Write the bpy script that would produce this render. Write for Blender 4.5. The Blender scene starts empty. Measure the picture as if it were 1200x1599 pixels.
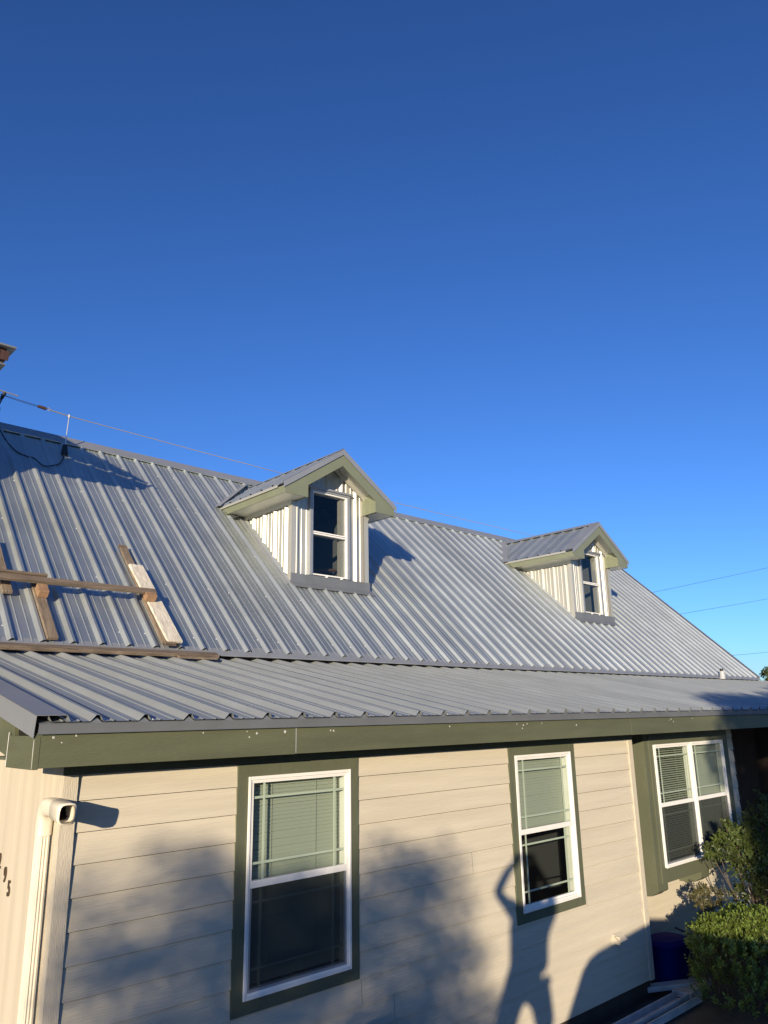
import bpy, math, random
from math import radians as R_, sin, cos, pi
from mathutils import Vector as V, Matrix, noise
random.seed(7)
SC = bpy.context.scene
COL = SC.collection

# ------------------------------------------------------------------ camera
YAW, PIT, ROL = 0.7495, 0.2644, -0.0173
F = V((sin(YAW)*cos(PIT), cos(YAW)*cos(PIT), sin(PIT)))
rt = V((cos(YAW), -sin(YAW), 0)); up = rt.cross(F)
RR = rt*cos(ROL)+up*sin(ROL); UU = -rt*sin(ROL)+up*cos(ROL)
cd = bpy.data.cameras.new("camera"); cam = bpy.data.objects.new("camera", cd); COL.objects.link(cam)
mt = Matrix((RR, UU, -F)).transposed().to_4x4(); cam.matrix_world = mt
cd.sensor_fit = 'HORIZONTAL'; cd.sensor_width = 36; cd.lens = 1174.9/1200*36
cd.clip_start = 0.02; cd.clip_end = 3000
SC.camera = cam

# ------------------------------------------------------------------ light
S = V((0.781, 0.603, -0.163)).normalized()          # direction the sunlight travels
SUN_EL = math.asin(-S.z); SUN_AZ = math.atan2(-S.x, -S.y)
w = bpy.data.worlds.new("World"); SC.world = w; w.use_nodes = True
nt = w.node_tree; nt.nodes.clear()
sky = nt.nodes.new('ShaderNodeTexSky'); sky.sky_type = 'NISHITA'; sky.sun_disc = False
sky.sun_elevation = SUN_EL; sky.sun_rotation = SUN_AZ; sky.air_density = 1.0; sky.dust_density = 0.3; sky.ozone_density = 3.0
sky.altitude = 300
bg = nt.nodes.new('ShaderNodeBackground'); bg.inputs[1].default_value = 0.080
wo = nt.nodes.new('ShaderNodeOutputWorld')
tn = nt.nodes.new('ShaderNodeMix'); tn.data_type = 'RGBA'; tn.blend_type = 'MULTIPLY'; tn.inputs[0].default_value = 1.0; tn.inputs[7].default_value = (0.58, 0.81, 1.24, 1)
gm = nt.nodes.new('ShaderNodeGamma'); gm.inputs[1].default_value = 1.2
dk = nt.nodes.new('ShaderNodeMix'); dk.data_type = 'RGBA'; dk.blend_type = 'DARKEN'; dk.inputs[0].default_value = 1.0; dk.inputs[7].default_value = (4.6, 5.6, 6.8, 1)
nt.links.new(sky.outputs[0], dk.inputs[6]); nt.links.new(dk.outputs[2], gm.inputs[0]); nt.links.new(gm.outputs[0], tn.inputs[6])
nt.links.new(tn.outputs[2], bg.inputs[0]); nt.links.new(bg.outputs[0], wo.inputs[0])
sd = bpy.data.lights.new("sun", 'SUN'); sd.energy = 4.4; sd.angle = R_(0.5); sd.color = (1.0, 0.83, 0.60)
sun = bpy.data.objects.new("sun", sd); COL.objects.link(sun)
sun.rotation_euler = S.to_track_quat('-Z', 'Y').to_euler(); sun.location = (-20, -20, 10)
SC.view_settings.view_transform = 'Standard'; SC.view_settings.look = 'None'
SC.view_settings.exposure = 0.66; SC.view_settings.gamma = 1.0; SC.view_settings.use_curve_mapping = False
GZ = -3.05                                           # ground level (camera is z = 0)

# ------------------------------------------------------------------ materials
MATS = {}
def mat(name, col, rough=0.6, metal=0.0, var=0.0, vscale=3.0, bump=0.0, bscale=60.0, stretch=(1, 1, 1), spec=0.5, coat=0.0, transl=0.0, col2=None, detail=4.0, sheenvar=0.0):
    m = bpy.data.materials.new(name); m.use_nodes = True
    n = m.node_tree; b = n.nodes['Principled BSDF']
    b.inputs['Base Color'].default_value = (*col, 1); b.inputs['Roughness'].default_value = rough
    b.inputs['Metallic'].default_value = metal; b.inputs['Specular IOR Level'].default_value = spec
    b.inputs['Coat Weight'].default_value = coat
    tc = n.nodes.new('ShaderNodeTexCoord'); mp = n.nodes.new('ShaderNodeMapping'); mp.inputs['Scale'].default_value = stretch
    n.links.new(tc.outputs['Object'], mp.inputs[0])
    if var > 0 or col2:
        nz = n.nodes.new('ShaderNodeTexNoise'); nz.inputs['Scale'].default_value = vscale; nz.inputs['Detail'].default_value = detail
        nz.inputs['Roughness'].default_value = 0.6
        n.links.new(mp.outputs[0], nz.inputs[0])
        rp = n.nodes.new('ShaderNodeValToRGB'); rp.color_ramp.elements[0].position = 0.3; rp.color_ramp.elements[1].position = 0.7
        a = [max(0, c*(1-var)) for c in col]; c2 = col2 if col2 else [min(1, c*(1+var)) for c in col]
        rp.color_ramp.elements[0].color = (*a, 1); rp.color_ramp.elements[1].color = (*c2, 1)
        n.links.new(nz.outputs[0], rp.inputs[0]); n.links.new(rp.outputs[0], b.inputs['Base Color'])
        if sheenvar:
            mr = n.nodes.new('ShaderNodeMapRange'); mr.inputs[3].default_value = rough-sheenvar; mr.inputs[4].default_value = rough+sheenvar
            n.links.new(nz.outputs[0], mr.inputs[0]); n.links.new(mr.outputs[0], b.inputs['Roughness'])
    if bump > 0:
        nb = n.nodes.new('ShaderNodeTexNoise'); nb.inputs['Scale'].default_value = bscale; nb.inputs['Detail'].default_value = 3
        n.links.new(mp.outputs[0], nb.inputs[0])
        bp = n.nodes.new('ShaderNodeBump'); bp.inputs['Strength'].default_value = bump; bp.inputs['Distance'].default_value = 0.01
        n.links.new(nb.outputs[0], bp.inputs['Height']); n.links.new(bp.outputs[0], b.inputs['Normal'])
    if transl > 0:
        tr = n.nodes.new('ShaderNodeBsdfTranslucent'); mx = n.nodes.new('ShaderNodeMixShader'); mx.inputs[0].default_value = transl
        tr.inputs[0].default_value = (min(1, col[0]*1.6), min(1, col[1]*1.5), col[2]*0.8, 1)
        out = n.nodes['Material Output']
        n.links.new(b.outputs[0], mx.inputs[1]); n.links.new(tr.outputs[0], mx.inputs[2]); n.links.new(mx.outputs[0], out.inputs[0])
    MATS[name] = m
    return m

def seethru(name, tint, fac, rough=0.3, glossy=None):
    """part transparent, part plain or glossy"""
    m = bpy.data.materials.new(name); m.use_nodes = True
    n = m.node_tree; n.nodes.clear(); out = n.nodes.new('ShaderNodeOutputMaterial')
    t = n.nodes.new('ShaderNodeBsdfTransparent'); t.inputs[0].default_value = (*tint, 1)
    mx = n.nodes.new('ShaderNodeMixShader')
    if glossy is None:
        g = n.nodes.new('ShaderNodeBsdfGlossy'); g.inputs['Roughness'].default_value = 0.015; g.inputs[0].default_value = (0.95, 1, 0.98, 1)
        fr = n.nodes.new('ShaderNodeFresnel'); fr.inputs[0].default_value = fac; n.links.new(fr.outputs[0], mx.inputs[0])
        ge = n.nodes.new('ShaderNodeNewGeometry'); mi = n.nodes.new('ShaderNodeMapRange'); mi.inputs[3].default_value = fac; mi.inputs[4].default_value = 1/fac
        n.links.new(ge.outputs['Backfacing'], mi.inputs[0]); n.links.new(mi.outputs[0], fr.inputs[0])
        tc = n.nodes.new('ShaderNodeTexCoord'); nb = n.nodes.new('ShaderNodeTexNoise'); nb.inputs['Scale'].default_value = 2.2
        bp = n.nodes.new('ShaderNodeBump'); bp.inputs['Strength'].default_value = 0.12; bp.inputs['Distance'].default_value = 0.02
        n.links.new(tc.outputs['Object'], nb.inputs[0]); n.links.new(nb.outputs[0], bp.inputs['Height']); n.links.new(bp.outputs[0], g.inputs['Normal'])
    else:
        g = n.nodes.new('ShaderNodeBsdfDiffuse'); g.inputs[0].default_value = (*glossy, 1); mx.inputs[0].default_value = fac
    n.links.new(t.outputs[0], mx.inputs[1]); n.links.new(g.outputs[0], mx.inputs[2]); n.links.new(mx.outputs[0], out.inputs[0])
    MATS[name] = m; return m

def roofmat(name, col, metal, rough):
    m = mat(name, col, rough, metal, var=0.05, vscale=1.4, bump=0.06, bscale=9, sheenvar=0.05)
    n = m.node_tree; b = n.nodes['Principled BSDF']
    # sheet to sheet difference plus faint dirt streaks running down the slope
    tc = n.nodes.new('ShaderNodeTexCoord'); sp = n.nodes.new('ShaderNodeSeparateXYZ'); n.links.new(tc.outputs['Object'], sp.inputs[0])
    dv = n.nodes.new('ShaderNodeMath'); dv.operation = 'DIVIDE'; dv.inputs[1].default_value = 0.9144; n.links.new(sp.outputs[0], dv.inputs[0])
    fl = n.nodes.new('ShaderNodeMath'); fl.operation = 'FLOOR'; n.links.new(dv.outputs[0], fl.inputs[0])
    wn = n.nodes.new('ShaderNodeTexWhiteNoise'); wn.noise_dimensions = '1D'; n.links.new(fl.outputs[0], wn.inputs['W'])
    mp = n.nodes.new('ShaderNodeMapping'); mp.inputs['Scale'].default_value = (26, 1.2, 1.2); n.links.new(tc.outputs['Object'], mp.inputs[0])
    nz = n.nodes.new('ShaderNodeTexNoise'); nz.inputs['Scale'].default_value = 1.0; nz.inputs['Detail'].default_value = 5; n.links.new(mp.outputs[0], nz.inputs[0])
    ad = n.nodes.new('ShaderNodeMath'); ad.operation = 'MULTIPLY_ADD'; ad.inputs[1].default_value = 0.35; n.links.new(wn.outputs[0], ad.inputs[0]); n.links.new(nz.outputs[0], ad.inputs[2])
    mr = n.nodes.new('ShaderNodeMapRange'); mr.inputs[1].default_value = 0.3; mr.inputs[2].default_value = 1.05; mr.inputs[3].default_value = 0.86; mr.inputs[4].default_value = 1.12
    n.links.new(ad.outputs[0], mr.inputs[0])
    src = b.inputs['Base Color'].links[0].from_socket
    hs = n.nodes.new('ShaderNodeHueSaturation'); n.links.new(src, hs.inputs['Color']); n.links.new(mr.outputs[0], hs.inputs['Value'])
    n.links.new(hs.outputs[0], b.inputs['Base Color'])
    return m

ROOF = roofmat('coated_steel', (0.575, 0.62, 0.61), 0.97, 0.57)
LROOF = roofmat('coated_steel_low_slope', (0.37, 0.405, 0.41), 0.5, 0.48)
DROOF = roofmat('coated_steel_dormer', (0.56, 0.61, 0.61), 0.94, 0.55)
WALLM = mat('ribbed_wall_metal', (0.50, 0.50, 0.455), 0.42, 0.45, var=0.04, vscale=2)
TRIM = mat('steel_trim', (0.30, 0.32, 0.345), 0.45, 0.35, var=0.06, vscale=2, bump=0.05, bscale=6)
DTRIM = mat('dark_steel_flashing', (0.19, 0.205, 0.22), 0.5, 0.3, var=0.1, vscale=3, bump=0.05, bscale=6)
SIDING = mat('cream_siding', (0.565, 0.515, 0.41), 0.62, 0, var=0.08, vscale=2.0, bump=0.42, bscale=22, stretch=(0.3, 1, 6), spec=0.3)
PANEL = mat('cream_panel', (0.56, 0.50, 0.39), 0.6, 0, var=0.10, vscale=1.6, bump=0.4, bscale=24, stretch=(3, 6, 0.25), spec=0.3)
CORNER = mat('cream_trim_board', (0.55, 0.50, 0.40), 0.6, 0, var=0.07, vscale=5, bump=0.5, bscale=40, stretch=(6, 6, 0.5), spec=0.3)
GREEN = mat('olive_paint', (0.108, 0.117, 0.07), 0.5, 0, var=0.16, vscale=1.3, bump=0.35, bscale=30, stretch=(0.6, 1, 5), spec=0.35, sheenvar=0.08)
GREENV = mat('olive_casing_paint', (0.105, 0.115, 0.074), 0.55, 0, var=0.10, vscale=1.6, bump=0.3, bscale=22, spec=0.35)
SAGE = mat('sage_metal', (0.19, 0.21, 0.142), 0.42, 0.1, var=0.06, vscale=3)
WHITE = mat('white_vinyl', (0.80, 0.79, 0.76), 0.4, 0, var=0.04, vscale=8)
GUTM = mat('shade_greyed_white', (0.42, 0.43, 0.44), 0.6, 0, var=0.2, vscale=6)  # white with the shade of the wall corner mixed into its colour
CREAMPVC = mat('cream_vinyl_pipe', (0.78, 0.72, 0.58), 0.35, 0, var=0.04, vscale=6)
BLIND = mat('blind_slat', (0.52, 0.55, 0.49), 0.5, 0, transl=0.25)
MUNT = mat('muntin_bar', (0.66, 0.70, 0.62), 0.4)
DARK = mat('dark_interior', (0.035, 0.035, 0.04), 0.9)
DARKB = mat('shade_dark_brown', (0.05, 0.035, 0.028), 0.8, 0, var=0.3, vscale=5, stretch=(1, 1, 0.2))
BROWN = mat('red_brown_paint', (0.06, 0.028, 0.022), 0.6, 0, var=0.2, vscale=6, stretch=(8, 8, 0.5))
WOODG = mat('weathered_wood', (0.17, 0.13, 0.092), 0.8, 0, var=0.45, vscale=7, bump=0.8, bscale=25, stretch=(0.5, 5, 8), detail=8)
WOODU = mat('weathered_upright_wood', (0.20, 0.155, 0.11), 0.8, 0, var=0.45, vscale=7, bump=0.8, bscale=25, stretch=(8, 0.6, 0.6), detail=8)
WOODN = mat('fresh_cut_wood', (0.30, 0.18, 0.10), 0.75, 0, var=0.35, vscale=16, bump=0.4, bscale=40, detail=6)
WOODP = mat('peeling_white_board', (0.62, 0.57, 0.46), 0.7, 0, var=0.28, vscale=9, bump=0.7, bscale=20, stretch=(5, 0.8, 0.8), detail=8)
ROPE = mat('braided_line', (0.28, 0.24, 0.2), 0.8)
BLACK = mat('black_rubber', (0.02, 0.02, 0.022), 0.6)
STEEL = mat('zinc_steel', (0.55, 0.53, 0.50), 0.4, 0.7, var=0.1, vscale=30)
SCREW = mat('screw_head', (0.78, 0.78, 0.74), 0.3, 0.3)
GRND = mat('ground_dirt', (0.075, 0.062, 0.045), 0.95, 0, var=0.4, vscale=3, bump=1.0, bscale=14, detail=8)
BLUE = mat('blue_plastic', (0.007, 0.010, 0.12), 0.85, spec=0.08)
LEAFH = mat('hedge_leaf', (0.14, 0.20, 0.032), 0.38, 0, var=0.5, vscale=9, transl=0.22, spec=0.45, detail=2)
LEAFS = mat('shrub_leaf', (0.085, 0.115, 0.028), 0.42, 0, var=0.55, vscale=7, transl=0.25, spec=0.4, col2=(0.10, 0.14, 0.035), detail=2)
LEAFB = mat('bronze_leaf', (0.10, 0.095, 0.04), 0.45, 0, var=0.5, vscale=14, transl=0.2, spec=0.4, detail=2)
LEAFT = mat('tree_leaf', (0.06, 0.075, 0.03), 0.6, 0, var=0.5, vscale=1.5, transl=0.25, spec=0.3)
BARK = mat('bark', (0.11, 0.085, 0.06), 0.9, 0, var=0.3, vscale=12, bump=0.8, bscale=30)
NUMB = mat('aged_bronze', (0.09, 0.065, 0.045), 0.5, 0.3)
GLASS = seethru('window_glass', (0.77, 0.82, 0.78), 1.5)
GLASSD = seethru('dormer_glass', (0.45, 0.48, 0.50), 1.5)
SCREEN = seethru('insect_screen', (0.75, 0.75, 0.75), 0.52, glossy=(0.045, 0.052, 0.055))
PAINTK = mat('truck_paint', (0.03, 0.04, 0.06), 0.3, 0.3, coat=0.6)
SKIN = mat('skin', (0.45, 0.28, 0.2), 0.55, 0, var=0.08, vscale=8)
SHIRT = mat('grey_shirt', (0.16, 0.17, 0.19), 0.85, 0, var=0.1, vscale=12)
SHORTS = mat('dark_shorts', (0.05, 0.055, 0.07), 0.85)

# ------------------------------------------------------------------ mesh helper
class MB:
    def __init__(s): s.v = []; s.f = []
    def quad(s, a, b, c, d): i = len(s.v); s.v += [tuple(a), tuple(b), tuple(c), tuple(d)]; s.f.append((i, i+1, i+2, i+3)); return s
    def poly(s, pts): i = len(s.v); s.v += [tuple(p) for p in pts]; s.f.append(tuple(range(i, i+len(pts)))); return s
    def hexa(s, p):      # 8 points: bottom 0-3, top 4-7
        i = len(s.v); s.v += [tuple(q) for q in p]
        for f in ((3, 2, 1, 0), (4, 5, 6, 7), (0, 1, 5, 4), (1, 2, 6, 5), (2, 3, 7, 6), (3, 0, 4, 7)): s.f.append(tuple(i+k for k in f))
        return s
    def box(s, x0, x1, y0, y1, z0, z1):
        return s.hexa([(x0, y0, z0), (x1, y0, z0), (x1, y1, z0), (x0, y1, z0), (x0, y0, z1), (x1, y0, z1), (x1, y1, z1), (x0, y1, z1)])
    def obox(s, o, a, b, c):     # oriented: origin + three edge vectors
        o, a, b, c = V(o), V(a), V(b), V(c)
        return s.hexa([o, o+a, o+a+b, o+b, o+c, o+a+c, o+a+b+c, o+b+c])
    def tube(s, pts, rad, n=8, caps=True, flat=1.0):
        pts = [V(p) for p in pts]; rings = []
        rads = rad if isinstance(rad, (list, tuple)) else [rad]*len(pts)
        prev = None
        for k, p in enumerate(pts):
            t = (pts[min(k+1, len(pts)-1)]-pts[max(k-1, 0)]).normalized()
            if prev is None:
                a = V((0, 0, 1)) if abs(t.z) < 0.9 else V((1, 0, 0)); u = t.cross(a).normalized()
            else: u = (prev-t*prev.dot(t)).normalized()
            prev = u; w_ = t.cross(u); i = len(s.v)
            for j in range(n):
                an = 2*pi*j/n; s.v.append(tuple(p+(u*cos(an)+w_*sin(an)*flat)*rads[k]))
            rings.append(i)
        for k in range(len(rings)-1):
            a, b = rings[k], rings[k+1]
            for j in range(n): s.f.append((a+j, a+(j+1) % n, b+(j+1) % n, b+j))
        if caps: s.f.append(tuple(rings[0]+j for j in reversed(range(n)))); s.f.append(tuple(rings[-1]+j for j in range(n)))
        return s
    def leaf(s, p, d, nrm, ln, wd):
        d = d.normalized(); sd_ = d.cross(nrm)
        if sd_.length < 1e-4: sd_ = V((1, 0, 0))
        sd_.normalize(); i = len(s.v); m_ = p+d*ln*0.5
        up_ = sd_.cross(d)*wd*0.22
        s.v += [tuple(p), tuple(m_+sd_*wd*0.5+up_), tuple(p+d*ln), tuple(m_-sd_*wd*0.5+up_)]
        s.f.append((i, i+1, i+2)); s.f.append((i, i+2, i+3)); return s
    def build(s, name, m, parent=None, bevel=0, smooth=False, loc=None):
        me = bpy.data.meshes.new(name); me.from_pydata(s.v, [], s.f); me.update()
        o = bpy.data.objects.new(name, me); COL.objects.link(o); me.materials.append(m)
        if parent: o.parent = parent
        if smooth: me.polygons.foreach_set('use_smooth', [True]*len(me.polygons))
        if bevel:
            b = o.modifiers.new('b', 'BEVEL'); b.width = bevel; b.segments = 2; b.limit_method = 'ANGLE'; b.angle_limit = R_(50)
        return o
def empty(name, loc=(0, 0, 0)):
    o = bpy.data.objects.new(name, None); COL.objects.link(o); o.location = loc; return o
def tag(o, label, cat, group=None):
    o['label'] = label; o['category'] = cat
    if group: o['group'] = group
    return o
def struct(o): o['kind'] = 'structure'; return o

# ------------------------------------------------------------------ setting
g = MB(); N = 60
def gh(x, y):
    r = math.hypot(x-8, y); return GZ + 0.02*noise.noise(V((x*0.9, y*0.9, 0))) - (0.0 if r < 60 else 0.0)
xs = sorted(set([-900, -400, -150, -60, -30] + [-15+i*0.75 for i in range(61)] + [45, 70, 150, 400, 900, 1500]))
for i in range(len(xs)-1):
    for j in range(len(xs)-1):
        a, b, c, d = xs[i], xs[i+1], xs[j], xs[j+1]
        g.quad((a, c, gh(a, c)), (b, c, gh(b, c)), (b, d, gh(b, d)), (a, d, gh(a, d)))
struct(g.build('ground', GRND, smooth=True))

# ------------------------------------------------------------------ ribbed sheet
def profile(a0, a1, phase, extra=()):
    pts = []
    k0 = math.floor((a0-phase)/0.3048)-1
    k = k0
    while phase+k*0.3048 < a1+0.4:
        c = phase+k*0.3048
        pts += [(c-.045, 0), (c-.014, .037), (c+.012, .037), (c+.036, 0)]
        for mm in (.104, .200): pts += [(c+mm-.009, 0), (c+mm-.004, .005), (c+mm+.004, .005), (c+mm+.009, 0)]
        k += 1
    def h(x):
        for (xa, ha), (xb, hb) in zip(pts, pts[1:]):
            if xa <= x <= xb: return ha+(hb-ha)*(x-xa)/(xb-xa) if xb > xa else ha
        return 0
    P = [p for p in pts if a0 < p[0] < a1] + [(x, h(x)) for x in (a0, a1)+tuple(e for e in extra if a0 < e < a1)]
    return sorted(P)
def ribbed(mb, O, u, v, n, a0, a1, b0, b1, phase, holes=(), clip=None, vseg=1):
    """sheet at O + a*u + b*v + h*n ; holes (a0,a1,b0,b1)"""
    O, u, v, n = V(O), V(u), V(v), V(n)
    P = profile(a0, a1, phase, tuple(x for h_ in holes for x in h_[:2]))
    for (xa, ha), (xb, hb) in zip(P, P[1:]):
        xm = (xa+xb)/2; rng = [(b0, b1)]
        for h_ in holes:
            if h_[0] < xm < h_[1]: rng = [(b0, h_[2]), (h_[3], b1)]
        for c0, c1 in rng:
            if clip: 
                l0, l1 = clip(xa), clip(xb); mb.quad(O+u*xa+v*l0+n*ha, O+u*xb+v*l1+n*hb, O+u*xb+v*c1+n*hb, O+u*xa+v*c1+n*ha)
            else: mb.quad(O+u*xa+v*c0+n*ha, O+u*xb+v*c0+n*hb, O+u*xb+v*c1+n*hb, O+u*xa+v*c1+n*ha)
    return mb

# ------------------------------------------------------------------ the house
house = tag(empty('house', (8, 8, GZ)), 'cream lap-sided house with ribbed grey metal roof, two dormers and olive green trim', 'house')
HP = V((8, 8, GZ))
class HB(MB):    # builds a child of the house from world coordinates
    def build(s, name, m, parent=None, **k):
        s.v = [tuple(V(p)-HP) for p in s.v]
        o = MB.build(s, name, m, **k); o.parent = parent or house
        return o
YJ, ZJ, MS = 8.005, 0.772, 0.9475       # main roof lower edge (pan level) and slope
X0 = 2.3934
RIDGE_Y = 11.80
vm = V((0, 1, MS)).normalized(); nm = V((0, -MS, 1)).normalized()
Lm = (RIDGE_Y-YJ)*math.hypot(1, MS)
def zmain(y): return ZJ+MS*(y-YJ)
def bm_(y): return (y-YJ)*math.hypot(1, MS)
DX = 7.62
D_IN = [(6.74, 8.13), (6.74+DX, 8.13+DX)]
mr_ = HB(); holes = [(a, b, bm_(9.36), bm_(11.15)) for a, b in D_IN]
ribbed(mr_, (0, YJ, ZJ), (1, 0, 0), vm, nm, -6, 20.47, 0, Lm, X0, holes)
main_roof = mr_.build('main_roof', ROOF)
# back slope
b = HB(); vb = V((0, -1, MS)).normalized(); nb_ = V((0, MS, 1)).normalized()
ribbed(b, (0, 2*RIDGE_Y-YJ, ZJ), (1, 0, 0), vb, nb_, -6, 20.47, 0, Lm-0.003, X0); b.build('back_roof', ROOF)
# ridge cap, a bent strip with a rolled hem
c = HB(); zr = zmain(RIDGE_Y)
o1 = nm*0.040; e1 = V((0, RIDGE_Y, zr))+V((0, 0, 0.052)); lo = e1-vm*0.235
x = -6.0
joints = [-6, 0.2, 4.05, 7.2, 10.25, 13.3, 16.35, 20.5]
for xa, xb in zip(joints, joints[1:]):
    up_off = V((0, 0, 0.003 if joints.index(xa) % 2 else 0))
    A, B = V((xa, 0, 0)), V((xb+0.03, 0, 0))
    ee, ll = e1+up_off, lo+up_off; l2 = ll-nm*0.022; bk = V((0, 2*RIDGE_Y-ll.y, ll.z))
    c.quad(A+ll, B+ll, B+ee, A+ee); c.quad(A+l2, B+l2, B+ll, A+ll); c.quad(A+ee, B+ee, B+bk, A+bk)
c.build('ridge_cap', TRIM, main_roof)
h_ = HB(); h_.tube([(-6, 0, 0), (20.5, 0, 0)], 0.011, 6)
h_.v = [tuple(V(p)+lo-nm*0.008) for p in h_.v]; h_.build('ridge_cap_hem', DROOF, main_roof)
# right rake trim
r = HB(); rk0 = V((20.45, YJ-0.02, ZJ-0.01)); 
r.obox(rk0+nm*0.036, V((0.07, 0, 0)), vm*(Lm+0.02), nm*0.004); r.obox(rk0+V((0.066, 0, 0))-nm*0.12, V((0.004, 0, 0)), vm*(Lm+0.02), nm*0.155)
r.build('rake_trim', TRIM, main_roof)
# transition flashing at the foot of the steep slope
f = HB(); seg = [-6, -1.1, 2.0, 5.1, 8.2, 11.3, 14.4, 17.5, 20.5]
for i, (xa, xb) in enumerate(zip(seg, seg[1:])):
    dz = 0.002*(i % 2)
    f.quad((xa, YJ-0.012, ZJ-0.008+dz), (xb+.02, YJ-0.012, ZJ-0.008+dz), (xb+.02, YJ+0.2, ZJ+0.18+dz), (xa, YJ+0.2, ZJ+0.18+dz))
    f.quad((xa, YJ-0.055, ZJ-0.048+dz), (xb+.02, YJ-0.055, ZJ-0.048+dz), (xb+.02, YJ-0.012, ZJ-0.008+dz), (xa, YJ-0.012, ZJ-0.008+dz))
    f.quad((xa, YJ-0.052, ZJ-0.058+dz), (xb+.02, YJ-0.052, ZJ-0.058+dz), (xb+.02, YJ-0.055, ZJ-0.048+dz), (xa, YJ-0.055, ZJ-0.048+dz))
f.build('transition_flashing', TRIM, main_roof)
# lower roof
YE, ZE = 4.604, -0.004
ZLJ = 0.668; ML = (ZLJ-ZE)/(8.0-YE)
vl = V((0, 1, ML)).normalized(); nl = V((0, -ML, 1)).normalized()
Ll = (8.12-YE)*math.hypot(1, ML); XE = 1.9116
def zl(y): return ZE+ML*(y-YE)
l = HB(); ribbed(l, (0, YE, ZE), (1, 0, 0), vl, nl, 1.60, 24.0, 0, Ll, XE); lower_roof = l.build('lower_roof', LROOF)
# eave drip trim with a little flare under every rib
e = HB()
pr = [(YE+0.14, zl(YE+.14)-0.004), (YE+0.012, ZE-0.006), (YE+0.004, ZE-0.012), (YE+0.012, ZE-0.060), (YE+0.003, ZE-0.067), (YE+0.014, ZE-0.070)]
for (ya, za), (yb, zb) in zip(pr, pr[1:]): e.quad((1.575, ya, za), (1.575, yb, zb), (24, yb, zb), (24, ya, za))
k = 0
while XE+k*0.3048 < 24:
    xx = XE+k*0.3048+0.006*random.uniform(-1, 1)
    e.poly([(xx-.040, YE+.006, ZE-.010), (xx+.036, YE+.006, ZE-.010), (xx+.012, YE+.014, ZE+.012), (xx-.004, YE+.016, ZE+.024)]); k += 1
e.build('eave_trim', DTRIM, lower_roof)
# left rake trim: face, top flange, short inner leg
t = HB(); o = V((1.552, YE-0.006, zl(YE)+0.036))
t.obox(o, V((0.175, 0, 0)), vl*(Ll), nl*0.003); t.obox(o-nl*0.125, V((0.003, 0, 0)), vl*Ll, nl*0.127)
t.obox(o+V((0.175, 0, 0)), V((0.018, 0, -0.034)), vl*Ll, nl*0.003); t.build('rake_trim', TRIM, lower_roof)
# screws: two sheets of small domed heads
sc = HB()
def screw(p, n, r_=0.010):
    n = n.normalized(); a = n.orthogonal().normalized(); b_ = n.cross(a); i = len(sc.v)
    for j in range(6): sc.v.append(tuple(p+(a*cos(j*pi/3)+b_*sin(j*pi/3))*r_))
    sc.v.append(tuple(p+n*r_*0.8))
    for j in range(6): sc.f.append((i+j, i+(j+1) % 6, i+6))
k = 0
while XE+k*0.3048 < 20:
    for bb in (0.03, 0.75, 1.5, 2.25, 3.0):
        if bb == 0.03 or random.random() < 0.75: screw(V((XE+k*0.3048+0.052, YE, ZE))+vl*(bb+random.uniform(-.02, .02))+nl*0.001, nl)
    k += 1
for k in range(-10, 59):
    for bb in (0.25, 1.3, 2.4, 3.5, 4.6):
        xx = X0+k*0.3048-0.052
        if any(a-0.3 < xx < b+0.3 for a, b in D_IN) and 1.6 < bb < 4.8: continue
        if random.random() < 0.55: screw(V((xx, YJ, ZJ))+vm*(bb+random.uniform(-.03, .03))+nm*0.001, nm, 0.010)
so = sc.build('roof_screws', SCREW, main_roof); so['kind'] = 'stuff'

# ---- eave fascia, soffit
YF = 4.634
f = HB(); FZ0, FZ1 = -0.258, -0.062
fj = [1.575, 3.40, 8.10, 12.9, 17.7, 24]
for i, (xa, xb) in enumerate(zip(fj, fj[1:])): f.box(xa, xb-0.004, YF, YF+0.035, FZ0+0.002*(i % 2), FZ1)
fascia = f.build('fascia', GREEN, bevel=0.002)
s_ = HB()
for xx, zz in ((1.67, -.09), (1.80, -.085), (1.72, -.12), (2.64, -.09), (2.98, -.09), (3.0, -.13), (3.06, -.105), (3.30, -.10), (3.72, -.10), (3.75, -.105), (5.05, -.10), (6.0, -.1), (6.1, -.11), (6.16, -.10), (6.08, -.14), (6.4, -.1), (7.0, -.13), (9.05, -.10), (9.1, -.13), (9.0, -.11), (9.6, -.10), (11.0, -.1)):
    rr = random.uniform(.005, .010); s_ = HB(); s_.poly([(xx+rr*cos(a)*random.uniform(.5, 1.3), YF-0.0012, zz+rr*sin(a)*random.uniform(.5, 1.3)) for a in [j*pi/4 for j in range(8)]]); s_.build('paint_chip', SCREW, fascia)
s_ = HB(); s_.poly([(3.397, YF-.001, -.25), (3.401, YF-.001, -.25), (3.401, YF-.001, -.07), (3.396, YF-.001, -.07)])
s_.build('board_joint', SCREW, fascia)
so_ = HB(); so_.box(1.60, 24, YF+0.035, 5.4, FZ0+0.03, FZ0+0.05); so_.build('soffit', GREENV, fascia)
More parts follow.
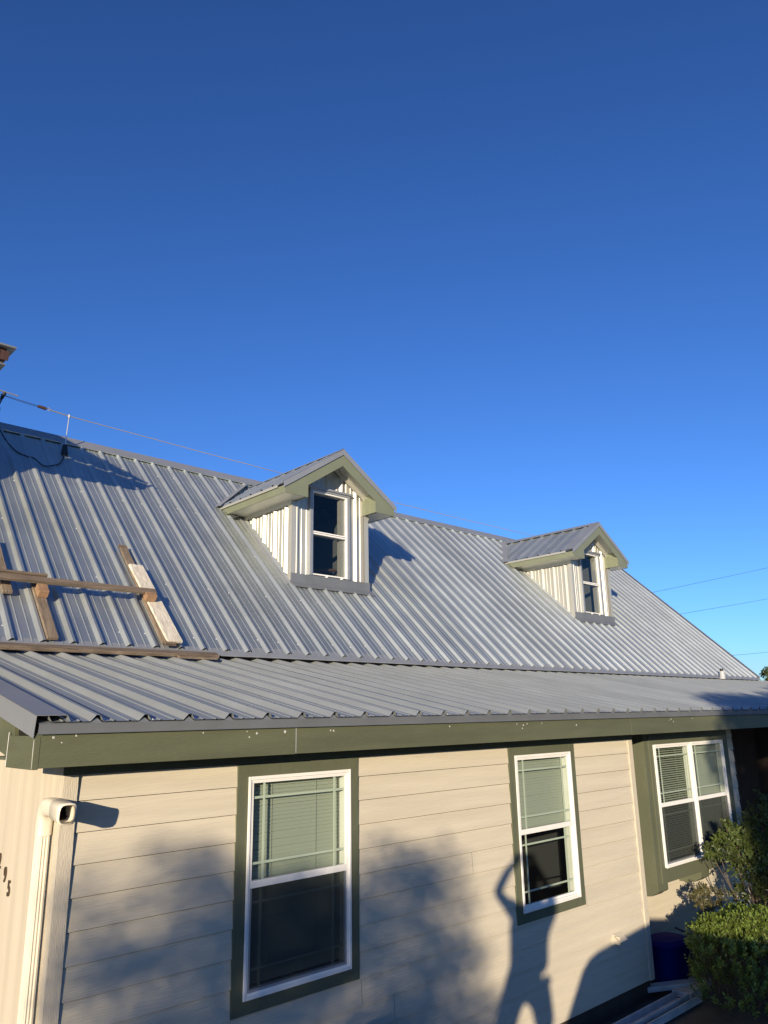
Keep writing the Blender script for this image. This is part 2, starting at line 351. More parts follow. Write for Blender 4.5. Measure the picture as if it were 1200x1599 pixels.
# left return board (flat bottom) and sloping rake board
b1 = HB(); b1.box(1.566, 1.600, YF-0.002, 5.09, -0.264, -0.10+.02); b1.build('return_board', GREEN, bevel=0.002)
b1 = HB(); b1.obox((1.585, 5.06, zl(5.06)-0.31), (0.03, 0, 0), V((0, 3.2, 3.2*ML)), (0, 0, 0.24)); b1.build('rake_board', GREEN, bevel=0.002)
sg = HB(); sg.poly([(1.5655, 4.637, -.26), (1.5655, 4.6385, -.10), (1.5655, 4.643, -.10), (1.5655, 4.645, -.16), (1.5655, 4.641, -.26)]); sg.build('caulk_line', WHITE); sg = HB(); sg.poly([(1.565, 5.086, -.26), (1.565, 5.08, -.06), (1.565, 5.09, -.06), (1.565, 5.095, -.26)])
sg.build('caulk_line', WHITE)
sf = HB(); sf.obox((1.615, 4.67, zl(4.67)-0.12), (0.27, 0, 0), V((0, 3.4, 3.4*ML)), (0, 0, 0.01)); sf.build('rake_soffit', CORNER)

# ---- front wall with lap siding cut round the openings
YW = 4.93
W1 = (3.185, 4.140, -1.846, -0.416); W2 = (6.285, 7.240, -1.830, -0.410)
def lap(mb, xa, xb, zb0, ztop, yw, openings, joints=(), e=0.1835, t=0.012):
    z = zb0; k = 0
    while z < ztop-0.004:
        z1 = min(z+e, ztop)
        cuts = [(z, z1)]
        for (ox0, ox1, oz0, oz1) in openings:
            cuts = [q for zz0, zz1 in cuts for q in ([(zz0, zz1)] if oz1 <= zz0 or oz0 >= zz1 else [(a, b) for a, b in ((zz0, min(oz0, zz1)), (max(zz0, oz0), min(zz1, oz1)), (max(zz0, oz1), zz1)) if b-a > 1e-4])]
        for (a, b) in cuts:
            spans = [(xa, xb)]
            for (ox0, ox1, oz0, oz1) in openings:
                if oz0 < (a+b)/2 < oz1: spans = [q for s0, s1 in spans for q in ((s0, min(s1, ox0)), (max(s0, ox1), s1)) if q[1]-q[0] > 1e-3]
            for jx in [j for (kk, j) in joints if kk == k]:
                spans = [q for s0, s1 in spans for q in ([(s0, jx-.0015), (jx+.0015, s1)] if s0 < jx < s1 else [(s0, s1)])]
            if abs(a-z) < 1e-6: a = a+0.005  # raised edge bares dark backing, standing in for the lap's shadow line
            ya = yw-t*(1-(a-z)/e)-0.004; yb = yw-t*(1-(b-z)/e)-0.004
            for s0, s1 in spans:
                wob = 0.0015
                mb.quad((s0, ya, a), (s1, ya, a), (s1, yb, b), (s0, yb, b))
                if abs(a-z-.005) < 1e-6: mb.quad((s0, yw+0.004, a), (s1, yw+0.004, a), (s1, ya, a), (s0, ya, a))
        z = z1; k += 1
sw = HB(); Z0 = -2.866
JT = [(1, 4.95), (2, 7.9), (3, 4.6), (4, 4.26), (5, 7.36), (8, 5.6)]
lap(sw, 1.93, 8.46, Z0, -0.22, YW, [W1, W2], JT)
front = sw.build('front_wall', SIDING)
bk = HB()   # sheathing behind
def frame_wall(mb, xa, xb, y0, y1, za, zb, ops):
    xs_ = sorted({xa, xb, *[o for q in ops for o in q[:2]]})
    for p0, p1 in zip(xs_, xs_[1:]):
        m_ = (p0+p1)/2; hit = [q for q in ops if q[0] < m_ < q[1]]
        if hit: q = hit[0]; mb.box(p0, p1, y0, y1, za, q[2]); mb.box(p0, p1, y0, y1, q[3], zb)
        else: mb.box(p0, p1, y0, y1, za, zb)
frame_wall(bk, 1.90, 8.52, YW+0.006, YW+0.05, -2.86, 0.02, [W1, W2]); bk.build('wall_sheathing', DARK, front)
sk = HB(); sk.box(1.89, 8.50, YW+0.01, YW+0.04, GZ-0.05, -2.862); sk.build('skirting', DARKB, front)
# corner boards
fz = HB(); fz.box(1.846, 8.55, YW-0.034, YW-0.0305, -0.322, -0.226); fz.build('eave_shade_strip', GREEN)  # added dark strip: paints the eave's shadow band on the wall
c = HB(); c.box(1.850, 1.944, YW-0.030, YW-0.002, -2.87, -0.228); c.box(1.850, 1.872, YW-0.002, YW+0.085, -2.87, -0.228); c.build('corner_board', CORNER, bevel=0.002)
c = HB(); c.box(8.462, 8.550, YW-0.026, YW-0.004, -2.87, -0.228); c.box(8.528, 8.550, YW-0.004, 5.33, -2.87, -0.228); c.build('corner_board', CORNER, bevel=0.002)
# left side wall: smooth panels with shallow grooves
p = HB(); yy = YW+0.05
while yy < 7.5:
    y2 = yy+1.22; p.hexa([(1.874, yy, -2.9), (1.90, yy, -2.9), (1.90, y2-.004, -2.9), (1.874, y2-.004, -2.9), (1.874, yy, zl(yy)-.09), (1.90, yy, zl(yy)-.09), (1.90, y2-.004, zl(y2)-.09), (1.874, y2-.004, zl(y2)-.09)]); yy = y2
p.box(1.886, 1.92, YW+.05, 8.2, -3.0, zl(4.95)-0.12); side = p.build('side_wall', PANEL)
# hidden walls that close the box
q = HB(); q.box(1.95, 20.3, 15.58, 15.65, GZ, ZJ+.05); q.box(20.2, 20.3, 8.2, 15.6, GZ, ZJ-.15); q.box(20.2, 20.3, 5.4, 8.2, GZ, .1); q.box(1.9, 1.95, 8.2, 15.6, GZ, 0.6)
q.poly([(20.40, YJ+.05, ZJ-.05), (20.40, 2*RIDGE_Y-YJ-.05, ZJ-.05), (20.40, RIDGE_Y, zr-.04)]); q.box(-6, 20.3, YJ+.1, YJ+.14, 0.2, ZJ-0.02)
q.poly([(-5.9, YJ+.05, ZJ-.05), (-5.9, 2*RIDGE_Y-YJ-.05, ZJ-.05), (-5.9, RIDGE_Y, zr-.04)])
q.build('gable_end_walls', DARKB)  # coloured dark instead of cream so the porch recess looks shaded
q = HB(); q.box(1.95, 20.3, 8.3, 8.35, GZ, 0.55); q.box(1.95, 20.3, 5.5, 8.3, GZ+.3, GZ+.32); q.box(5.2, 5.25, 5.0, 8.3, GZ, 0.02); q.box(8.5, 8.56, 5.42, 8.3, GZ, .05)
q.build('interior_partition', DARK)

# ---- house numbers on the side wall
def digit(ch, y, z, h):
    cu = bpy.data.curves.new('n', 'FONT'); cu.body = ch; cu.extrude = 0.05; cu.offset = 0.012
    ob = bpy.data.objects.new('n', cu); COL.objects.link(ob)
    dg = bpy.context.evaluated_depsgraph_get(); me = bpy.data.meshes.new_from_object(ob.evaluated_get(dg)); bpy.data.objects.remove(ob)
    xs_ = [v.co.x for v in me.vertices]; ys_ = [v.co.y for v in me.vertices]
    sx = 0.56*h/(max(ys_)-min(ys_)); sy = h/(max(ys_)-min(ys_)); cx, cy = (max(xs_)+min(xs_))/2, (max(ys_)+min(ys_))/2
    for v in me.vertices:
        X, Y, Z = v.co; v.co = V((1.868-Z*0.09, y-(X-cx)*sx*1.25, z+(Y-cy)*sy))-HP
    me.name = 'house_number'; me.materials.append(NUMB); o = bpy.data.objects.new('house_number', me); COL.objects.link(o); o.parent = house
    return o
digit('5', 5.735, -1.068, 0.098); digit('9', 5.835, -0.996, 0.098); digit('2', 5.975, -0.925, 0.098)

# ---- downspout with elbow
d = HB(); d.box(1.772, 1.832, 4.985, 5.065, GZ+0.1, -0.60)
for i in range(4): yy = 4.992+i*0.0185; d.box(1.768, 1.773, yy, yy+0.010, GZ+0.1, -0.60)
for i in range(3): xx = 1.780+i*0.018; d.box(xx, xx+0.009, 4.981, 4.986, GZ+0.1, -0.60)
down = d.build('downspout', CREAMPVC, bevel=0.003)
def rrect(mb, path, sizes, n=20, cap_last=None):
    rings = []
    for k, (p, (wd, ht)) in enumerate(zip(path, sizes)):
        p = V(p); a = V(path[max(k-1, 0)]); b = V(path[min(k+1, len(path)-1)]); t_ = (b-a).normalized()
        u = V((1, 0, 0)); u = (u-t_*u.dot(t_)).normalized(); w_ = t_.cross(u); i = len(mb.v)
        for j in range(n):
            an = 2*pi*j/n; cx, sx = cos(an), sin(an); r_ = 1/((abs(cx)**4+abs(sx)**4)**0.25)
            mb.v.append(tuple(p+u*cx*r_*wd/2+w_*sx*r_*ht/2))
        rings.append(i)
    for a, b in zip(rings, rings[1:]):
        for j in range(n): mb.f.append((a+j, a+(j+1) % n, b+(j+1) % n, b+j))
    return rings
el = HB()
path = [(1.802, 5.025, -0.665), (1.802, 5.025, -0.62), (1.802, 5.022, -0.575), (1.801, 5.010, -0.540), (1.800, 4.985, -0.512), (1.798, 4.950, -0.498), (1.795, 4.90, -0.493), (1.792, 4.81, -0.497),
        (1.790, 4.785, -0.499), (1.790, 4.782, -0.499), (1.788, 4.66, -0.512), (1.787, 4.625, -0.516)]
sz = [(.082, .10), (.084, .102), (.086, .103), (.088, .104), (.09, .105), (.09, .105), (.088, .10), (.088, .10), (.088, .10), (.100, .112), (.100, .112), (.106, .118)]
ro = rrect(el, path, sz)
ri_ = rrect(el, [(1.792, 4.80, -0.498), (1.788, 4.66, -0.512), (1.787, 4.627, -0.516)], [(.070, .082), (.084, .096), (.088, .100)])
for j in range(20): el.f.append((ro[-1]+j, ro[-1]+(j+1) % 20, ri_[-1]+(j+1) % 20, ri_[-1]+j))
el.build('elbow', CREAMPVC, down, smooth=True)
inn = HB(); rg = rrect(inn, [(1.792, 4.79, -.498), (1.790, 4.70, -.508)], [(.070, .080), (.0795, .0915)]); inn.f.append(tuple(range(rg[0], rg[0]+20))); inn.build('elbow_shade_insert', DARKB, down)  # dark insert: shade of the hollow end put into the colour

# ------------------------------------------------------------------ double hung window
def window(x0, x1, z0, z1, y, parent, casing=None, screen=True, tilt=70, blinds=True, cas_w=0.092, half=False):
    """x0..x1, z0..z1: outer edge of the white frame; y: wall face"""
    root = parent
    if casing:
        a = HB(); cw = cas_w; ex = 0.022; yb = y-0.0
        a.box(x0-cw, x0, y-ex, y+0.004, z0-cw, z1+cw); a.box(x1, x1+cw, y-ex, y+0.004, z0-cw, z1+cw)
        a.box(x0, x1, y-ex+0.001, y+0.004, z1, z1+cw); a.box(x0, x1, y-ex+0.001, y+0.004, z0-cw, z0)
        root = a.build('window', GREENV, bevel=0.0015)
        root_name = casing; root['label'] = casing
    fr = HB(); fw = 0.034; yo = y-0.034; yi = y+0.075
    for (a0, a1, c0, c1) in ((x0, x0+fw, z0, z1), (x1-fw, x1, z0, z1), (x0+fw, x1-fw, z1-fw, z1), (x0+fw, x1-fw, z0, z0+fw)): fr.box(a0, a1, yo+0.010, yi, c0, c1)
    for (a0, a1, c0, c1) in ((x0-.004, x0+.016, z0-.004, z1+.004), (x1-.016, x1+.004, z0-.004, z1+.004), (x0+.02, x1-.02, z1-.020, z1+.004), (x0+.02, x1-.02, z0-.004, z0+.020)): fr.box(a0, a1, yo, yo+0.0105, c0, c1)
    fr.build('frame', WHITE, root, bevel=0.002)
    zm = z0+(z1-z0)*0.497; ra = HB(); ra.box(x0+fw, x1-fw, y-0.023, y+0.02, zm-0.024, zm+0.024)
    sw_ = 0.020   # sash stiles
    for (c0, c1, yy) in ((zm+.024, z1-fw, y-0.021), (z0+fw, zm-.024, y-0.004)):
        ra.box(x0+fw, x0+fw+sw_*.6, yy, yy+.03, c0, c1); ra.box(x1-fw-sw_*.6, x1-fw, yy, yy+.03, c0, c1)
    ra.box(x0+fw+sw_*.6, x1-fw-sw_*.6, y-0.003, y+.025, z0+fw, z0+fw+sw_)
    ra.box(x0+fw+sw_*.6, x1-fw-sw_*.6, y-0.020, y+.008, z1-fw-sw_*.5, z1-fw)
    ra.build('sash', WHITE, root, bevel=0.0015)
    xa, xb = x0+fw+sw_*.6, x1-fw-sw_*.6
    for nm_, c0, c1, yy in (('upper_pane', zm+.024, z1-fw-sw_*.5, y-0.012), ('lower_pane', z0+fw+sw_, zm-.024, y+0.006)):
        gl = HB(); gl.quad((xa, yy, c0), (xb, yy, c0), (xb, yy, c1), (xa, yy, c1)); gl.build(nm_, GLASS, root)
        mu = HB(); i_ = 0.10; b_ = 0.0085; yy += 0.003
        mu.box(xa+i_-b_, xa+i_+b_, yy, yy+.006, c0, c1); mu.box(xb-i_-b_, xb-i_+b_, yy, yy+.006, c0, c1)
        mu.box(xa, xb, yy+.001, yy+.005, c0+i_-b_+.01, c0+i_+b_+.01); mu.box(xa, xb, yy+.001, yy+.005, c1-i_-b_, c1-i_+b_)
        mu.build('muntins', MUNT, root)
    if screen:
        s1 = HB(); s1.quad((x0+fw, y-.013, z0+fw), (x1-fw, y-.013, z0+fw), (x1-fw, y-.013, zm-.024), (x0+fw, y-.013, zm-.024)); s1.build('insect_screen', SCREEN, root)
        s1 = HB(); w_ = 0.018
        for (a0, a1, c0, c1) in ((x0+fw, x0+fw+w_, z0+fw, zm-.024), (x1-fw-w_, x1-fw, z0+fw, zm-.024), (x0+fw+w_, x1-fw-w_, z0+fw, z0+fw+w_)): s1.box(a0, a1, y-.018, y-.008, c0, c1)
        s1.build('screen_frame', TRIM, root)
    if blinds:
        bl = HB(); z = z1-fw-0.03; tz = R_(tilt); hw = 0.0131; yb = y+0.066
        while z > (zm-.05 if half else z0+fw+0.02):
            dy, dz = hw*cos(tz), hw*sin(tz); wv = random.uniform(-.001, .001)
            bl.quad((xa-.01, yb-dy, z-dz+wv), (xb+.01, yb-dy, z-dz), (xb+.01, yb+dy, z+dz), (xa-.01, yb+dy, z+dz+wv)); z -= 0.027
        for xx in (xa+.24*(xb-xa), xa+.72*(xb-xa)): bl.box(xx-.0012, xx+.0012, yb-.014, yb-.012, (zm if half else z0+fw), z1-fw)
        bl.box(xa-.01, xb+.01, yb-.02, yb+.02, z1-fw-.02, z1-fw+.02)
        bl.build('blind', BLIND, root)
    jb = HB(); yd = y+0.105
    jb.quad((x0+.01, yi-.01, z0), (x0+.01, yd, z0), (x0+.01, yd, z1), (x0+.01, yi-.01, z1)); jb.quad((x1-.01, yi-.01, z0), (x1-.01, yd, z0), (x1-.01, yd, z1), (x1-.01, yi-.01, z1))
    jb.quad((x0, yi-.01, z0+.01), (x1, yi-.01, z0+.01), (x1, yd, z0+.01), (x0, yd, z0+.01)); jb.quad((x0, yi-.01, z1-.01), (x1, yi-.01, z1-.01), (x1, yd, z1-.01), (x0, yd, z1-.01))
    jb.build('jamb', WHITE, root)
    return root
window(*W1, YW, house, 'large window nearest the downspout, upper sash blinds lit, lower sash dark')
window(*W2, YW, house, 'window beneath the eave between the plain siding stretches', screen=False, tilt=72, half=True)

# ------------------------------------------------------------------ recessed wall and bay
YR = 5.36; YB = 5.035
BX0, BX1 = 9.05, 11.42; BZ0 = -2.015
r = HB(); lap(r, 8.55, 12.33, -2.99, -0.22, YR, [(9.3, 11.2, -1.9, -.4)], [(2, 9.9), (5, 9.0)]); rw = r.build('recessed_wall', SIDING)
r = HB(); frame_wall(r, 8.55, 12.32, YR+.006, YR+.05, GZ, .08, [(9.3, 11.2, -1.9, -.4)]); r.build('wall_sheathing', DARK, rw)
r = HB(); r.box(12.335, 12.36, YR-.012, 8.2, GZ, 0.08); r.box(12.4, 20.2, 8.2, 8.28, GZ, 0.55); r.build('porch_walls', DARKB)
bw = [(9.245, 10.205, -1.845, -.415), (10.235, 11.195, -1.845, -.415)]
bb = HB(); bb.box(BX0, BX0+.03, YB+.022, YR, BZ0, -.225); bb.box(BX1-.03, BX1, YB+.022, YR, BZ0, -.225); bb.box(BX0+.03, BX1-.03, YB+.03, YR, BZ0, BZ0+.03)
frame_wall(bb, BX0, BX1, YB, YB+.022, BZ0, -.225, bw)
bay = bb.build('bay_window', GREENV, bevel=0.002)
cs = HB(); cs.box(BX0+.10, bw[0][0]-.002, YB-.016, YB, BZ0+.002, -.24); cs.box(bw[1][1]+.002, BX1-.02, YB-.016, YB, BZ0+.002, -.24)
cs.box(bw[0][0]-.002, bw[1][1]+.002, YB-.015, YB, bw[0][3]+.002, -.24); cs.box(bw[0][0]-.002, bw[1][1]+.002, YB-.015, YB, BZ0+.002, bw[0][2]-.002); cs.box(bw[0][1]+.002, bw[1][0]-.002, YB-.014, YB+.02, bw[0][2], bw[0][3])
cs.build('casing', GREENV, bay, bevel=0.002)
window(*bw[0], YB-.008, bay, tilt=30, screen=True); window(*bw[1], YB-.008, bay, tilt=70, screen=True)
for xx in (BX0+.02, 10.18):
    k_ = HB(); pts = [(YB+.004, BZ0), (YB+.004, BZ0-.075), (YB+.03, BZ0-.095), (YB+.05, BZ0-.10), (YB+.10, BZ0-.135), (YB+.20, BZ0-.15), (YR, BZ0-.15), (YR, BZ0)]
    n_ = len(pts); k_.poly([(xx, a, b) for a, b in pts]); k_.poly([(xx+.23, a, b) for a, b in reversed(pts)])
    for j in range(n_): (a, b), (a2, b2) = pts[j], pts[(j+1) % n_]; k_.quad((xx, a, b), (xx+.23, a, b), (xx+.23, a2, b2), (xx, a2, b2))
    k_.build('bracket', GREENV, bay)
# small wall vent hood
vt = HB(); vt.box(7.775, 7.955, YW-.022, YW-.006, -2.385, -2.290)
vt.hexa([(7.79, YW-.10, -2.355), (7.94, YW-.10, -2.355), (7.94, YW-.02, -2.30), (7.79, YW-.02, -2.30), (7.79, YW-.10, -2.345), (7.94, YW-.10, -2.345), (7.94, YW-.02, -2.285), (7.79, YW-.02, -2.285)])
vt.box(7.79, 7.797, YW-.095, YW-.02, -2.38, -2.30); vt.build('wall_vent', SIDING, bevel=.002)

# ------------------------------------------------------------------ dormer (built once, copied)
def dormer():
    XL, XR, YF_, zb = 6.68, 8.19, 9.28, zmain(9.28)-0.05
    CX, PK = 7.425, 4.17; HW = 1.125; EV = 3.425; sl = (PK-EV)/HW; YO = 8.955
    zeL = 3.27
    wx0, wx1, wz0, wz1 = 7.045, 7.765, 2.145, 3.515
    # body: ribbed cheeks and front
    m = HB()
    def zroofin(x): return PK-0.03-abs(x-CX)*sl-0.035
    P = profile(XL+.03, XR-.03, XL+.075, (wx0, wx1, CX))
    for (xa, ha), (xb, hb) in zip(P, P[1:]):
        xm = (xa+xb)/2; ya, yb = YF_-ha, YF_-hb; segs = [(zb, None)]
        if wx0 < xm < wx1: segs = [(zb, wz0), (wz1, None)]
        for z0, z1 in segs:
            m.quad((xa, ya, z0), (xb, yb, z0), (xb, yb, z1 or zroofin(xb)), (xa, ya, z1 or zroofin(xa)))
    for X, sgn in ((XL, -1), (XR, 1)):
        P = profile(YF_+.0, 11.0, YF_+.16)
        for (ya, ha), (yb, hb) in zip(P, P[1:]):
            m.quad((X+sgn*ha, ya, zmain(ya)-.08), (X+sgn*hb, yb, zmain(yb)-.08), (X+sgn*hb, yb, 3.36), (X+sgn*ha, ya, 3.36))
    body = m.build('dormer', WALLM)
    # corner trims
    for X, s in ((XL, -1), (XR, 1)):
        t = HB(); t.box(min(X, X-s*.05)-(.036 if s < 0 else 0), max(X, X-s*.05)+(.036 if s > 0 else 0), YF_-.038, YF_-.034, zb, 3.40)
        xo = X+s*.036; t.box(min(xo, xo+s*.003), max(xo, xo+s*.003), YF_-.038, YF_+.055, zb, 3.36); t.build('corner_trim', WALLM, body)
    # inner lining
    t = HB(); t.box(XL+.06, XL+.07, 9.36, 11.3, 1.3, 3.35); t.box(XL+.07, XR-.07, 11.2, 11.22, 1.3, 3.4); t.box(XL+.07, XR-.07, 9.37, 11.2, 1.3, 1.32); t.box(XL+.07, XR-.07, 9.37, 11.2, 3.62, 3.64)
    t.build('interior_lining', DARK, body)
    t = HB(); t.box(XR-.08, XR-.07, 9.36, 11.3, 1.3, 3.35); t.build('inner_cheek', WALLM, body)
    t = HB(); t.tube([(6.9, 9.75, 2.25), (8.05, 9.9, 2.42)], .03, 4); t.tube([(7.0, 10.1, 2.95), (7.6, 10.2, 2.93)], .02, 4); t.build('framing', WOODN, body)
    # roof
    t = HB()
    for s in (-1, 1):
        u = V((0, 1, 0)); v = V((-s, 0, sl)).normalized(); n = V((s*sl, 0, 1)).normalized()
        ribbed(t, (CX+s*(HW+.02), 0, EV-0.0-.02*sl), u, v, n, YO-.02, 11.62, 0, (HW+.02)*math.hypot(1, sl), YO+.28)
        if s == -1: pass
    roof = t.build('roof', DROOF, body)
    # ridge cap and rake trims
    t = HB()
    for s in (-1, 1):
        v = V((s, 0, -sl)).normalized(); n = V((s*sl, 0, 1)).normalized(); pk = V((CX, YO-.035, PK+.052))
        t.obox(pk, v*0.13, V((0, 2.75, 0)), n*.003)
        # rake trim: top flange and face
        t.obox(pk+V((0, -.004, -.012)), v*((HW+.04)*math.hypot(1, sl)), V((0, .20, 0)), n*.003)
    t.build('ridge_cap', TRIM, body)
    t = HB()
    for s in (-1, 1):
        xe = CX+s*(HW+.045); ze = PK+.04-(HW+.045)*sl
        t.hexa([(CX, YO-.037, PK-.055), (xe, YO-.037, ze-.095), (xe, YO-.034, ze-.095), (CX, YO-.034, PK-.055), (CX, YO-.037, PK+.042), (xe, YO-.037, ze), (xe, YO-.034, ze), (CX, YO-.034, PK+.042)])
    t.build('rake_trim', TRIM, body)
    # sage fascia: rake boards, eave boards, returns
    t = HB(); yf = YO-.02
    for s in (-1, 1):
        xe = CX+s*(HW+.005); ze = PK-.02-(HW+.005)*sl; xi = CX+s*0.70; zi = PK-.02-.70*sl
        t.hexa([(CX, yf, PK-.24), (xi, yf, zi-.22), (xi, yf+.02, zi-.22), (CX, yf+.02, PK-.24), (CX, yf, PK-.02), (xi, yf, zi), (xi, yf+.02, zi), (CX, yf+.02, PK-.02)])
        t.hexa([(xi, yf, zeL), (xe, yf, zeL), (xe, yf+.02, zeL), (xi, yf+.02, zeL), (xi, yf, zi), (xe, yf, ze), (xe, yf+.02, ze), (xi, yf+.02, zi)])
        t.box(min(xi, xi+s*.015), max(xi, xi+s*.015), yf+.02, YF_+.0, zeL, zi-.10)
        xo = xe-s*.018; t.hexa([(min(xe, xo), yf+.02, zeL), (max(xe, xo), yf+.02, zeL), (max(xe, xo), 11.05, zeL), (min(xe, xo), 11.05, zeL), (min(xe, xo), yf+.02, ze-.01), (max(xe, xo), yf+.02, ze-.01), (max(xe, xo), 11.05, ze-.01), (min(xe, xo), 11.05, ze-.01)])
    t.build('fascia', SAGE, body)
    # eave drip edges, soffits, frieze under the soffit, gable soffit
    t = HB()
    for s in (-1, 1):
        xe = CX+s*(HW+.03); t.box(min(xe, xe-s*.01), max(xe, xe-s*.01), YO+.16, 11.1, EV-.045, EV-.006)
        xa, xb = sorted((CX+s*(HW-.02), (XL if s < 0 else XR)+s*.0)); t.box(xa, xb, YO+.01, 11.0, zeL+.004, zeL+.012)
        X = (XL if s < 0 else XR); xf = X+s*.045; t.box(min(xf, xf+s*.012), max(xf, xf+s*.012), YF_-.04, 10.75, zeL-.06, zeL+.004)
        v = V((s, 0, -sl)).normalized(); n = V((s*sl, 0, 1)).normalized(); pk = V((CX, YO, PK-.11))
        t.obox(pk, v*0.86, V((0, YF_-YO+.01, 0)), n*.008)
        t.obox(pk+V((0, YF_-YO-.055, -.075)), v*0.84, V((0, .02, 0)), n*.075)
    t.build('soffit', WALLM, body)
    # window
    t = HB(); c_ = .055; y0 = YF_-.055
    for (a, b, c0, c1) in ((wx0-c_, wx0, wz0-.01, wz1+.05), (wx1, wx1+c_, wz0-.01, wz1+.05), (wx0, wx1, wz1, wz1+.05)): t.box(a, b, y0, YF_+.02, c0, c1)
    t.box(wx0-.10, wx1+.10, y0-.025, y0, wz1+.035, wz1+.07)
    t.build('window_trim', TRIM, body, bevel=.002)
    t = HB(); w_ = .022
    for (a, b, c0, c1) in ((wx0, wx0+w_, wz0, wz1), (wx1-w_, wx1, wz0, wz1), (wx0+w_, wx1-w_, wz1-w_, wz1), (wx0+w_, wx1-w_, wz0, wz0+w_), (wx0+w_, wx1-w_, 2.80, 2.822), (wx0+w_, wx1-w_, 2.832, 2.852)): t.box(a, b, y0+.018, YF_+.10, c0, c1)
    t.build('window_frame', WHITE, body, bevel=.002)
    t = HB(); t.box(wx1-.10, wx1-.022, YF_+.03, YF_+.10, wz0+.02, wz1-.02); t.build('side_jamb', CREAMPVC, body)
    t = HB(); t.quad((wx0, YF_+.0, wz0), (wx1, YF_+.0, wz0), (wx1, YF_+.0, wz1), (wx0, YF_+.0, wz1)); t.build('pane', GLASSD, body)
    # apron flashing and step flashing along the cheeks
    t = HB(); x0, x1 = XL-.045, XR+.12
    t.hexa([(x0, YF_-.11, zmain(YF_-.11)+.036), (x1, YF_-.11, zmain(YF_-.11)+.036), (x1, YF_+.02, zmain(YF_)+.02), (x0, YF_+.02, zmain(YF_)+.02),
            (x0, YF_-.11, zmain(YF_-.11)+.040), (x1, YF_-.11, zmain(YF_-.11)+.040), (x1-.08, YF_-.042, zmain(YF_-.04)+.075), (x0, YF_-.042, zmain(YF_-.04)+.075)])
    t.box(x0, XR+.045, YF_-.060, YF_-.040, zmain(YF_-.04)+.0, 2.125)
    t.build('apron_flashing', DTRIM, body)
    for X, s in ((XL, -1), (XR, 1)):
        t = HB(); a = V((X+s*.04, YF_-.05, zmain(YF_-.05)+.006)); t.obox(a, V((s*.09, 0, 0)), vm*2.25, nm*.004); t.build('cheek_flashing', TRIM, body)
    # crumpled closure piece where the eave meets the slope
    t = HB()
    for s in (-1, 1):
        xc = CX+s*(HW-.06); yj = 10.80
        pts = [V((xc-.09, yj-.02, zeL+.14)), V((xc+.10, yj-.05, zeL+.12)), V((xc+.13, yj-.26, zeL-.03)), V((xc+.02, yj-.33, zeL-.055)), V((xc-.10, yj-.20, zeL+.03))]
        if s < 0: t.poly(pts); t.poly([p+V((0.01, .02, -.02)) for p in reversed(pts)])
        u = V((0, 1, 0)); a = V((CX+s*(HW+.10), 10.93, EV-.01)); 
        e0 = V((CX+s*(HW+.115), 10.78, EV+.0)); e1 = V((CX+s*.2, 11.62, PK+.03))
        t.obox(e0, e1-e0, V((s*-.02, -.14, -.01)), V((0, 0, .006)))
    t.build('valley_flashing', TRIM, body)
    body['label'] = 'dormer nearest the scaffold boards, larger in view'
    return body
dm = dormer()
d2 = dm.copy(); COL.objects.link(d2); d2.parent = house; d2.location = V(dm.location)+V((DX, 0, 0)); d2['label'] = 'dormer nearest the right gable end of the roof'
for ch in list(dm.children):
    c_ = ch.copy(); COL.objects.link(c_); c_.parent = d2

# ------------------------------------------------------------------ brown upper gable at the left (its eave corner is in the picture)
t = HB(); GYF = 8.72
t.box(-3.25, .85, 9.0, 11.5, 1.2, 4.0); t.poly([(-3.25, 9.0, 4.0), (.85, 9.0, 4.0), (.85, 9.0, 4.80), (-1.2, 9.0, 5.62), (-3.25, 9.0, 4.80)])
ub = t.build('upper_gable', BROWN)
ub['label'] = 'red-brown boxed eave corner of a gable at the top left'
t = HB(); t.box(.85, 2.222, 8.80, 12.6, 4.055, 4.20); u_ = HB(); u_.box(-4.62, -3.25, 8.80, 12.6, 4.055, 4.175); u_.build('eave_box', BROWN, ub)
xx = .86
while xx < 2.2: t.box(xx, xx+.09, 8.793, 8.80, 4.06, 4.17); xx += .1
t.build('eave_box', BROWN, ub)
t = HB(); t.box(.85, 2.205, 8.83, 12.6, 4.012, 4.054); t.build('vent_gap', DARK, ub)
t = HB(); t.box(.85, 2.226, 8.79, 12.6, 3.995, 4.012); t.build('eave_soffit', DTRIM, ub)
t = HB()
for s in (-1, 1):
    v = V((s, 0, -.43)).normalized(); n = V((s*.43, 0, 1)).normalized(); t.obox((-1.2, GYF, 5.70), v*3.27/math.cos(math.atan(.43)), (0, 4.2, 0), n*.03)
t.box(2.03, 2.305, GYF, 12.8, 4.203, 4.225)
t.build('roof', DTRIM, ub)

